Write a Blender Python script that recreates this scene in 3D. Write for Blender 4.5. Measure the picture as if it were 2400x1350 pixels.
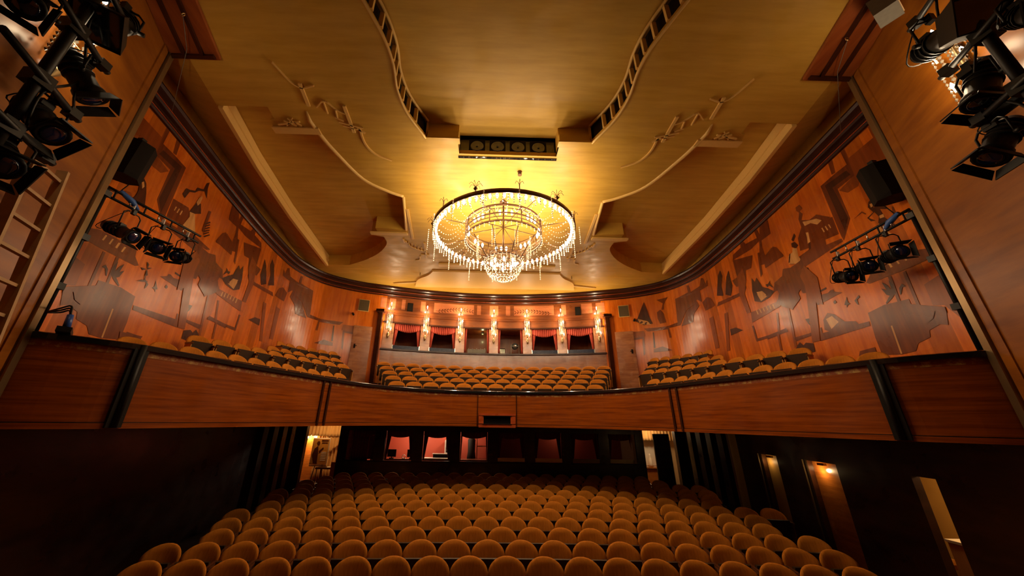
import bpy, bmesh, math, random
from mathutils import Vector, Matrix, Euler
from mathutils.geometry import tessellate_polygon
random.seed(7)
S = bpy.context.scene
COL = S.collection
for _o in list(bpy.data.objects): bpy.data.objects.remove(_o)
EYE = 2.72          # camera height above the stalls floor; all numbers below are relative to the eye, the last loop lifts everything

# ---------------------------------------------------------------- camera, world, exposure
cam_d = bpy.data.cameras.new('camera'); cam_d.sensor_width = 36; cam_d.lens = 12.0
cam_d.shift_x = 49 / 2400; cam_d.clip_start = .05; cam_d.clip_end = 200
cam = bpy.data.objects.new('camera', cam_d); COL.objects.link(cam)
def cam_rotation(p, y, r):
    cy, sy, cp, sp, cr, sr = math.cos(y), math.sin(y), math.cos(p), math.sin(p), math.cos(r), math.sin(r)
    yaw = Matrix(((cy, -sy, 0), (sy, cy, 0), (0, 0, 1)))
    pit = Matrix(((1, 0, 0), (0, cp, sp), (0, -sp, cp)))
    ax = Matrix(((1, 0, 0), (0, 0, -1), (0, 1, 0)))
    rol = Matrix(((cr, -sr, 0), (sr, cr, 0), (0, 0, 1)))
    m = rol @ ax @ pit @ yaw                      # rows: right, down, forward
    return Matrix((m[0], -m[1], -m[2])).transposed()
cam.matrix_world = Matrix.Translation((-0.437, 0, 0)) @ cam_rotation(math.radians(21.3), .0191235, .0162943).to_4x4()
S.camera = cam
w = bpy.data.worlds.new('world'); S.world = w; w.use_nodes = True
w.node_tree.nodes['Background'].inputs[0].default_value = (.0, .0, .0, 1)
w.node_tree.nodes['Background'].inputs[1].default_value = 0
S.view_settings.view_transform = 'Standard'; S.view_settings.look = 'None'
S.view_settings.gamma = 1; S.view_settings.use_curve_mapping = False
S.view_settings.exposure = 0.0
S.cycles.max_bounces = 6; S.cycles.diffuse_bounces = 4; S.cycles.glossy_bounces = 3
S.cycles.transmission_bounces = 4; S.cycles.transparent_max_bounces = 6
S.cycles.sample_clamp_indirect = 4.0; S.cycles.caustics_reflective = False; S.cycles.caustics_refractive = False
WARM = (1.0, .75, .46)

# ---------------------------------------------------------------- materials
def nodes_of(name):
    m = bpy.data.materials.new(name); m.use_nodes = True
    nt = m.node_tree; return m, nt, nt.nodes['Principled BSDF']
def plain(name, col, rough=.5, metal=0.0, spec=.5, coat=0.0, emit=None, strength=0, noise=.0, nscale=20, trans=0, sheen=0):
    m, nt, b = nodes_of(name)
    b.inputs['Base Color'].default_value = (*col, 1); b.inputs['Roughness'].default_value = rough
    b.inputs['Metallic'].default_value = metal; b.inputs['Specular IOR Level'].default_value = spec
    b.inputs['Coat Weight'].default_value = coat; b.inputs['Transmission Weight'].default_value = trans
    b.inputs['Sheen Weight'].default_value = sheen
    if emit:
        b.inputs['Emission Color'].default_value = (*emit, 1); b.inputs['Emission Strength'].default_value = strength
    if noise:
        tc = nt.nodes.new('ShaderNodeTexCoord'); n = nt.nodes.new('ShaderNodeTexNoise'); n.inputs['Scale'].default_value = nscale
        n.inputs['Detail'].default_value = 4
        mx = nt.nodes.new('ShaderNodeMix'); mx.data_type = 'RGBA'
        mx.inputs[6].default_value = (*[c * (1 - noise) for c in col], 1); mx.inputs[7].default_value = (*[min(1, c * (1 + noise)) for c in col], 1)
        nt.links.new(tc.outputs['Object'], n.inputs['Vector']); nt.links.new(n.outputs['Fac'], mx.inputs[0]); nt.links.new(mx.outputs[2], b.inputs['Base Color'])
    return m
def wood(name, dark, light, scale=(1, 1, 1), rough=.3, coat=.5, spec=.5, coat_rough=.12, uv=False, planks=0, bump=.0, wave=False, rot=(0, 0, 0), lo=.35, hi=.65, coat_ior=1.4):
    """streaky grain along the axis whose scale is small; planks > 0 varies the tone strip by strip"""
    m, nt, b = nodes_of(name); L = nt.links.new
    tc = nt.nodes.new('ShaderNodeTexCoord'); mp = nt.nodes.new('ShaderNodeMapping'); mp.inputs['Scale'].default_value = scale; mp.inputs['Rotation'].default_value = rot
    L(tc.outputs['UV' if uv else 'Object'], mp.inputs['Vector'])
    n = nt.nodes.new('ShaderNodeTexNoise'); n.inputs['Scale'].default_value = 1.0; n.inputs['Detail'].default_value = 6; n.inputs['Roughness'].default_value = .6
    L(mp.outputs['Vector'], n.inputs['Vector'])
    r = nt.nodes.new('ShaderNodeValToRGB'); r.color_ramp.elements[0].position = lo; r.color_ramp.elements[1].position = hi
    r.color_ramp.elements[0].color = (*dark, 1); r.color_ramp.elements[1].color = (*light, 1)
    L(n.outputs['Fac'], r.inputs['Fac']); out = r.outputs['Color']
    if planks:
        sx = nt.nodes.new('ShaderNodeSeparateXYZ'); L(tc.outputs['UV' if uv else 'Object'], sx.inputs[0])
        mu = nt.nodes.new('ShaderNodeMath'); mu.operation = 'MULTIPLY'; mu.inputs[1].default_value = planks; L(sx.outputs[0], mu.inputs[0])
        fl = nt.nodes.new('ShaderNodeMath'); fl.operation = 'FLOOR'; L(mu.outputs[0], fl.inputs[0])
        wn = nt.nodes.new('ShaderNodeTexWhiteNoise'); wn.noise_dimensions = '1D'; L(fl.outputs[0], wn.inputs['W'])
        mr = nt.nodes.new('ShaderNodeMapRange'); mr.inputs[3].default_value = .72; mr.inputs[4].default_value = 1.2; L(wn.outputs['Value'], mr.inputs[0])
        vm = nt.nodes.new('ShaderNodeVectorMath'); vm.operation = 'SCALE'; L(out, vm.inputs[0]); L(mr.outputs[0], vm.inputs['Scale']); out = vm.outputs[0]
    L(out, b.inputs['Base Color'])
    n2 = nt.nodes.new('ShaderNodeTexNoise'); n2.inputs['Scale'].default_value = 2.2; n2.inputs['Detail'].default_value = 5; L(tc.outputs['Object'], n2.inputs['Vector'])
    mr2 = nt.nodes.new('ShaderNodeMapRange'); mr2.inputs[1].default_value = .3; mr2.inputs[2].default_value = .7; mr2.inputs[3].default_value = rough * .75; mr2.inputs[4].default_value = rough * 1.35
    L(n2.outputs['Fac'], mr2.inputs[0]); L(mr2.outputs[0], b.inputs['Roughness'])
    b.inputs['Specular IOR Level'].default_value = spec; b.inputs['Coat Weight'].default_value = coat; b.inputs['Coat Roughness'].default_value = coat_rough; b.inputs['Coat IOR'].default_value = coat_ior
    if bump:
        bp = nt.nodes.new('ShaderNodeBump'); bp.inputs['Strength'].default_value = bump; bp.inputs['Distance'].default_value = .02
        n3 = nt.nodes.new('ShaderNodeTexNoise'); n3.inputs['Scale'].default_value = 1.0; n3.inputs['Detail'].default_value = 2
        mp3 = nt.nodes.new('ShaderNodeMapping'); mp3.inputs['Scale'].default_value = tuple(max(.5, s * .35) for s in scale); L(tc.outputs['UV' if uv else 'Object'], mp3.inputs['Vector']); L(mp3.outputs[0], n3.inputs['Vector'])
        L(n3.outputs['Fac'], bp.inputs['Height']); L(bp.outputs['Normal'], b.inputs['Normal']); L(bp.outputs['Normal'], b.inputs['Coat Normal'])
    return m
M = {}
M['plaster'] = wood('gold_plaster', (.53, .292, .034), (.69, .402, .062), (.9, 7, 2), rough=.46, coat=0, spec=.55, lo=.3, hi=.75)
M['plaster_edge'] = plain('pale_plaster', (.80, .50, .14), .5, noise=.06)
M['mural'] = wood('orange_veneer', (.54, .108, .007), (.74, .190, .016), (9, .9, 1), rough=.28, coat=.5, coat_rough=.18, spec=.12, coat_ior=1.48, uv=True, planks=2.6, bump=.10)
M['inlay_dark'] = wood('dark_inlay', (.13, .027, .006), (.22, .05, .010), (9, .9, 1), rough=.30, coat=.5, coat_rough=.18, spec=.12, coat_ior=1.48, uv=True, bump=.10)
M['inlay_mid'] = wood('brown_inlay', (.22, .048, .008), (.32, .075, .012), (9, .9, 1), rough=.30, coat=.5, coat_rough=.18, spec=.12, coat_ior=1.48, uv=True, bump=.10)
M['inlay_black'] = wood('black_inlay', (.045, .012, .005), (.09, .022, .008), (9, .9, 1), rough=.30, coat=.5, coat_rough=.18, spec=.12, coat_ior=1.48, uv=True, bump=.10)
M['inlay_light'] = wood('pale_inlay', (.55, .25, .07), (.75, .40, .14), (9, .9, 1), rough=.30, coat=.5, coat_rough=.18, spec=.12, coat_ior=1.48, uv=True, bump=.10)
M['pillar'] = wood('stage_veneer', (.19, .052, .003), (.30, .094, .006), (1.0, 1.0, 6.5), rough=.5, coat=.6, coat_rough=.30, spec=.08, coat_ior=1.5, bump=.3, rot=(0, .5, 0))
M['parapet'] = wood('mahogany_panel', (.19, .034, .001), (.36, .080, .003), (1.0, 1.0, 22), rough=.38, coat=.2, spec=.25, coat_rough=.15)
M['red_wood'] = wood('red_wood', (.36, .055, .012), (.50, .09, .02), (2, 2, 14), rough=.3)
M['box_wood'] = wood('polished_box_wood', (.30, .10, .035), (.50, .21, .085), (1.5, 1.5, 9), rough=.26, coat=.8, coat_rough=.18, bump=.08)
M['frieze'] = wood('frieze_wood', (.16, .036, .008), (.28, .075, .015), (1.2, 1.2, 8), rough=.32, coat=.5)
M['frieze_panel'] = wood('frieze_panel', (.50, .15, .055), (.66, .22, .09), (1.2, 1.2, 8), rough=.30, coat=.8, coat_rough=.2)  # inlay tone made pinker to carry the pale glare of the lights
M['cornice'] = wood('dark_cornice_wood', (.028, .006, .002), (.055, .013, .004), (1, 1, 5), rough=.36, coat=.35, coat_rough=.2, spec=.2)
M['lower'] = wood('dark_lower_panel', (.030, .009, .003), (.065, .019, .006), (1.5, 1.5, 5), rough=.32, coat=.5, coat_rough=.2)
M['door_wood'] = wood('amber_door', (.34, .10, .014), (.50, .17, .028), (2, 2, 16), rough=.28, coat=.5)
M['corridor'] = plain('ochre_corridor_wall', (.50, .28, .07), .5, noise=.15, nscale=3)
M['soffit_wood'] = wood('soffit_wood', (.24, .05, .010), (.36, .09, .018), (7, 1, 1), rough=.35, coat=.4)
M['velvet'] = wood('mustard_velvet', (.47, .156, .012), (.60, .210, .022), (26, 26, 3), rough=.85, coat=0, spec=.15)
M['seat_wood'] = plain('seat_underside', (.045, .022, .010), .45, noise=.2)
M['arm_wood'] = plain('armrest_wood', (.10, .030, .010), .35, coat=.4, noise=.2)
M['side_fabric'] = plain('seat_side_cloth', (.46, .19, .02), .7, noise=.1)
M['brass'] = plain('brass', (.80, .58, .25), .28, metal=1)
M['plate'] = plain('number_plate', (.85, .75, .55), .25, metal=.6)
M['black'] = plain('black_steel', (.008, .007, .006), .5, spec=.3)
M['rail'] = plain('black_rail', (.012, .011, .012), .25, spec=.6, coat=.5)
M['black_plastic'] = plain('black_cabinet', (.011, .008, .006), .7, spec=.15)
M['bronze'] = plain('dark_bronze', (.12, .055, .022), .4, metal=.7)
M['chrome'] = plain('steel', (.7, .66, .6), .25, metal=1)
M['edge_metal'] = plain('edge_strip', (.30, .21, .10), .30, metal=.8, noise=.2, nscale=4)
M['lens'] = plain('lamp_lens', (.008, .018, .075), .08, spec=1, coat=1)
M['glass_dark'] = plain('dark_glass', (.010, .010, .012), .05, spec=.8, coat=1)
M['red_cloth'] = wood('red_curtain', (.36, .050, .028), (.52, .085, .05), (20, 20, 2), rough=.7, coat=0, spec=.2)
M['dark_red_cloth'] = plain('dark_red_curtain', (.22, .022, .010), .8, noise=.2)
M['red_paint'] = plain('red_wall', (.52, .085, .04), .6, noise=.08, nscale=3)
M['cream_cloth'] = wood('cream_drape', (.60, .34, .12), (.72, .43, .17), (8, 8, 1), rough=.75, coat=0, spec=.2)
M['cream'] = plain('cream_paint', (.70, .50, .26), .6, noise=.05)
M['white'] = plain('white_paint', (.80, .72, .62), .5)
M['carpet'] = plain('dark_carpet', (.05, .014, .010), .95, noise=.35, nscale=60)
M['red_carpet'] = plain('red_carpet', (.22, .028, .016), .9, noise=.3, nscale=60)
M['step_edge'] = plain('step_edge', (.55, .30, .14), .5)
M['ladder_wood'] = plain('ladder_wood', (.42, .24, .09), .55, noise=.3, nscale=8)
M['bulb'] = plain('lit_bulb', (1, .9, .7), .3, emit=(1, .86, .62), strength=16)
M['bulb_soft'] = plain('lit_lamp', (1, .9, .7), .3, emit=(1, .78, .48), strength=14)
M['crystal'] = plain('crystal', (.95, .86, .70), .08, spec=1.0, coat=1.0)
M['crystal_drop'] = plain('dimmed_crystal', (.20, .17, .13), .08, spec=1.0, coat=1.0)  # crystal copy with darkened colour, offsets the glare of the close sconce lights
M['gold'] = plain('gilt_bronze', (.42, .30, .15), .32, metal=.9)
M['blue_plastic'] = plain('blue_plug', (.03, .09, .38), .35)
M['blue_cloth'] = plain('blue_tape', (.04, .12, .40), .5)
M['paper'] = plain('paper', (.85, .80, .72), .7)
M['grey'] = plain('grey_lamp_housing', (.16, .15, .12), .5, noise=.2)
M['grille'] = plain('speaker_grille', (.10, .070, .028), .7, noise=.2, nscale=60)
M['dark_void'] = plain('dark_void_fill', (.02, .010, .004), .8)  # near-black colour stands for the dark in slots and hollows
M['orange'] = plain('orange_board', (.55, .19, .03), .6)
def speckled_strip():  # noise mixes red-brown and yellow speckle along the band
    m, nt, b = nodes_of('speckled_band'); L = nt.links.new
    tc = nt.nodes.new('ShaderNodeTexCoord'); n = nt.nodes.new('ShaderNodeTexNoise'); n.inputs['Scale'].default_value = 9; n.inputs['Detail'].default_value = 8; n.inputs['Roughness'].default_value = .75
    L(tc.outputs['Object'], n.inputs['Vector'])
    r = nt.nodes.new('ShaderNodeValToRGB'); r.color_ramp.elements[0].position = .48; r.color_ramp.elements[1].position = .68
    r.color_ramp.elements[0].color = (.27, .055, .008, 1); r.color_ramp.elements[1].color = (.62, .42, .12, 1)
    L(n.outputs['Fac'], r.inputs['Fac']); L(r.outputs['Color'], b.inputs['Base Color']); b.inputs['Roughness'].default_value = .4
    return m
M['speckled'] = speckled_strip()
def painted_glints():  # pale bluish dots paint reflected glints onto dark glass
    m, nt, b = nodes_of('glass_with_painted_glints'); L = nt.links.new
    tc = nt.nodes.new('ShaderNodeTexCoord'); v = nt.nodes.new('ShaderNodeTexVoronoi'); v.inputs['Scale'].default_value = 26
    L(tc.outputs['Object'], v.inputs['Vector'])
    r = nt.nodes.new('ShaderNodeValToRGB'); r.color_ramp.elements[0].position = .02; r.color_ramp.elements[1].position = .20
    r.color_ramp.elements[0].color = (.50, .55, .75, 1); r.color_ramp.elements[1].color = (.012, .018, .05, 1)
    L(v.outputs['Distance'], r.inputs['Fac']); L(r.outputs['Color'], b.inputs['Base Color'])
    bp = nt.nodes.new('ShaderNodeBump'); bp.inputs['Strength'].default_value = 1; L(v.outputs['Distance'], bp.inputs['Height']); L(bp.outputs['Normal'], b.inputs['Normal'])
    b.inputs['Roughness'].default_value = .3; b.inputs['Specular IOR Level'].default_value = .25
    return m
M['painted_glints'] = painted_glints()

# ---------------------------------------------------------------- helpers
class MB:
    """collects shapes; build() links them as ONE mesh object"""
    def __init__(s): s.bm = bmesh.new(); s.mi = 0; s.smooth = False
    def face(s, vs, smooth=None):
        try: f = s.bm.faces.new(vs)
        except ValueError: return None
        f.material_index = s.mi; f.smooth = s.smooth if smooth is None else smooth; return f
    def poly(s, pts): return s.face([s.bm.verts.new(p) for p in pts])
    def box(s, c, size, M4=None, rz=0):
        hx, hy, hz = [x / 2 for x in size]; R = Matrix.Rotation(rz, 4, 'Z') if M4 is None else M4
        v = [s.bm.verts.new(Vector(c) + (R @ Vector((x * hx, y * hy, z * hz))).xyz) for z in (-1, 1) for y in (-1, 1) for x in (-1, 1)]
        for q in ((0, 2, 3, 1), (4, 5, 7, 6), (0, 1, 5, 4), (2, 6, 7, 3), (0, 4, 6, 2), (1, 3, 7, 5)): s.face([v[i] for i in q], False)
        return s
    def bar(s, a, b, wd, ht, up=(0, 0, 1)):
        a, b = Vector(a), Vector(b); d = b - a; L = d.length; d.normalize(); u = Vector(up)
        x = d.cross(u)
        if x.length < 1e-4: x = Vector((1, 0, 0))
        x.normalize(); u = x.cross(d)
        R = Matrix((x, d, u)).transposed().to_4x4()
        return s.box((a + b) / 2, (wd, L, ht), R)
    def tube(s, pts, r, seg=8, closed=False, caps=True):
        pts = [Vector(p) for p in pts]; n = len(pts); rings = []; prev = None
        for i, p in enumerate(pts):
            a = pts[(i - 1) % n] if closed or i > 0 else p; b = pts[(i + 1) % n] if closed or i < n - 1 else p
            t = (b - a); t = t.normalized() if t.length > 1e-9 else Vector((0, 0, 1))
            if prev is None:
                x = t.cross(Vector((0, 0, 1)));
                if x.length < 1e-3: x = t.cross(Vector((1, 0, 0)))
            else: x = prev - t * prev.dot(t)
            x.normalize(); prev = x; y = t.cross(x); rr = r[i] if hasattr(r, '__len__') else r
            rings.append([s.bm.verts.new(p + x * (rr * math.cos(2 * math.pi * k / seg)) + y * (rr * math.sin(2 * math.pi * k / seg))) for k in range(seg)])
        for i in range(n if closed else n - 1):
            A, B = rings[i], rings[(i + 1) % n]
            for k in range(seg): s.face([A[k], A[(k + 1) % seg], B[(k + 1) % seg], B[k]], True)
        if caps and not closed: s.face(rings[0][::-1], False); s.face(rings[-1], False)
        return s
    def cyl(s, a, b, r0, r1=None, seg=12): return s.tube([a, b], [r0, r0 if r1 is None else r1], seg)
    def lathe(s, prof, base=(0, 0, 0), axis=(0, 0, 1), seg=16):
        q = Vector((0, 0, 1)).rotation_difference(Vector(axis)); rings = []
        for r, z in prof:
            rings.append([s.bm.verts.new(Vector(base) + q @ Vector((r * math.cos(2 * math.pi * k / seg), r * math.sin(2 * math.pi * k / seg), z))) for k in range(seg)])
        for A, B in zip(rings, rings[1:]):
            for k in range(seg): s.face([A[k], A[(k + 1) % seg], B[(k + 1) % seg], B[k]], True)
        s.face(rings[0][::-1], False); s.face(rings[-1], False); return s
    def ball(s, c, r, seg=8, squash=1):
        n = max(3, seg // 2); s.lathe([(max(.0005, r * math.sin(math.pi * i / n)), -r * squash * math.cos(math.pi * i / n)) for i in range(n + 1)], c, seg=seg); return s
    def octa(s, c, r, h=None):
        c = Vector(c); h = h or r
        e = [s.bm.verts.new(c + Vector(p)) for p in ((r, 0, 0), (0, r, 0), (-r, 0, 0), (0, -r, 0), (0, 0, h), (0, 0, -h))]
        for i in range(4): s.face([e[i], e[(i + 1) % 4], e[4]], False); s.face([e[(i + 1) % 4], e[i], e[5]], False)
        return s
    def strip(s, path, section, closed_section=True):
        """sweep a (offset, z) section along a plan path; offset is along the path's left-hand normal"""
        n = len(path); P = [Vector((p[0], p[1], p[2] if len(p) > 2 else 0)) for p in path]; rows = []
        for i in range(n):
            t = (P[min(i + 1, n - 1)] - P[max(i - 1, 0)]); t.z = 0; t.normalize(); nn = Vector((-t.y, t.x, 0))
            rows.append([s.bm.verts.new(P[i] + nn * o + Vector((0, 0, z))) for o, z in section])
        m = len(section)
        for A, B in zip(rows, rows[1:]):
            for k in range(m if closed_section else m - 1): s.face([A[k], A[(k + 1) % m], B[(k + 1) % m], B[k]])
        if closed_section: s.face(rows[0][::-1]); s.face(rows[-1])
        return s
    def cloth(s, fn, nu, nv):
        g = [[s.bm.verts.new(fn(i / nu, j / nv)) for i in range(nu + 1)] for j in range(nv + 1)]
        for j in range(nv):
            for i in range(nu): s.face([g[j][i], g[j][i + 1], g[j + 1][i + 1], g[j + 1][i]], True)
        return s
    def build(s, name, mat, parent=None, recalc=True, solid=0, sub=0):
        if recalc: bmesh.ops.recalc_face_normals(s.bm, faces=s.bm.faces)
        off = Vector((0, 0, 0)); p = parent
        while p is not None: off += p.location; p = p.parent
        if off.length: bmesh.ops.translate(s.bm, verts=s.bm.verts, vec=-off)
        me = bpy.data.meshes.new(name); s.bm.to_mesh(me); s.bm.free()
        for m in (mat if isinstance(mat, (list, tuple)) else [mat]): me.materials.append(m)
        o = bpy.data.objects.new(name, me); COL.objects.link(o); o.parent = parent
        if solid: md = o.modifiers.new('thickness', 'SOLIDIFY'); md.thickness = solid; md.offset = 0
        if sub: md = o.modifiers.new('smooth', 'SUBSURF'); md.levels = sub; md.render_levels = sub
        return o
def thing(name, label, cat, loc=(0, 0, 0), group=None):
    o = bpy.data.objects.new(name, None); COL.objects.link(o); o.location = loc; o.empty_display_size = .1
    o['label'] = label; o['category'] = cat
    if group: o['group'] = group
    return o
def tag(o, label, cat, group=None):
    o['label'] = label; o['category'] = cat
    if group: o['group'] = group
    return o
def struct(o): o['kind'] = 'structure'; return o
def lamp(name, loc, power, parent=None, color=WARM, r=.05, kind='POINT', rot=None, size=1.0, spot=None):
    d = bpy.data.lights.new(name, kind); d.energy = power; d.color = color
    if kind == 'AREA': d.size = size
    else: d.shadow_soft_size = r
    if kind == 'SPOT': d.spot_size = spot; d.spot_blend = .6
    o = bpy.data.objects.new(name, d); COL.objects.link(o)
    off = Vector((0, 0, 0)); p = parent
    while p is not None: off += p.location; p = p.parent
    o.parent = parent; o.location = Vector(loc) - off
    if rot: o.rotation_euler = rot
    return o
def catmull(P, n=10):
    P = [Vector(p) for p in P]; Q = [2 * P[0] - P[1]] + P + [2 * P[-1] - P[-2]]; out = []
    for i in range(1, len(Q) - 2):
        a, b, c, d = Q[i - 1:i + 3]
        for k in range(n):
            t = k / n; out.append(.5 * (2 * b + (c - a) * t + (2 * a - 5 * b + 4 * c - d) * t * t + (3 * b - a - 3 * c + d) * t ** 3))
    return out + [P[-1]]
class Curve:
    """plan curve with arc length"""
    def __init__(s, pts):
        s.p = [Vector(q) for q in pts]; s.s = [0]
        for a, b in zip(s.p, s.p[1:]): s.s.append(s.s[-1] + (b - a).length)
        s.len = s.s[-1]
    def at(s, t):
        t = min(max(t, 0), s.len); i = 0
        while i < len(s.s) - 2 and s.s[i + 1] < t: i += 1
        k = (t - s.s[i]) / (s.s[i + 1] - s.s[i]); d = (s.p[i + 1] - s.p[i]); return s.p[i] + d * k, d.normalized()
ORD = ['zeroth', 'first', 'second', 'third', 'fourth', 'fifth', 'sixth', 'seventh', 'eighth', 'ninth', 'tenth', 'eleventh', 'twelfth', 'thirteenth', 'fourteenth', 'fifteenth', 'sixteenth', 'seventeenth', 'eighteenth', 'nineteenth', 'twentieth', 'twenty-first', 'twenty-second', 'twenty-third']
SIDE = {-1: 'left', 1: 'right'}

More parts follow.
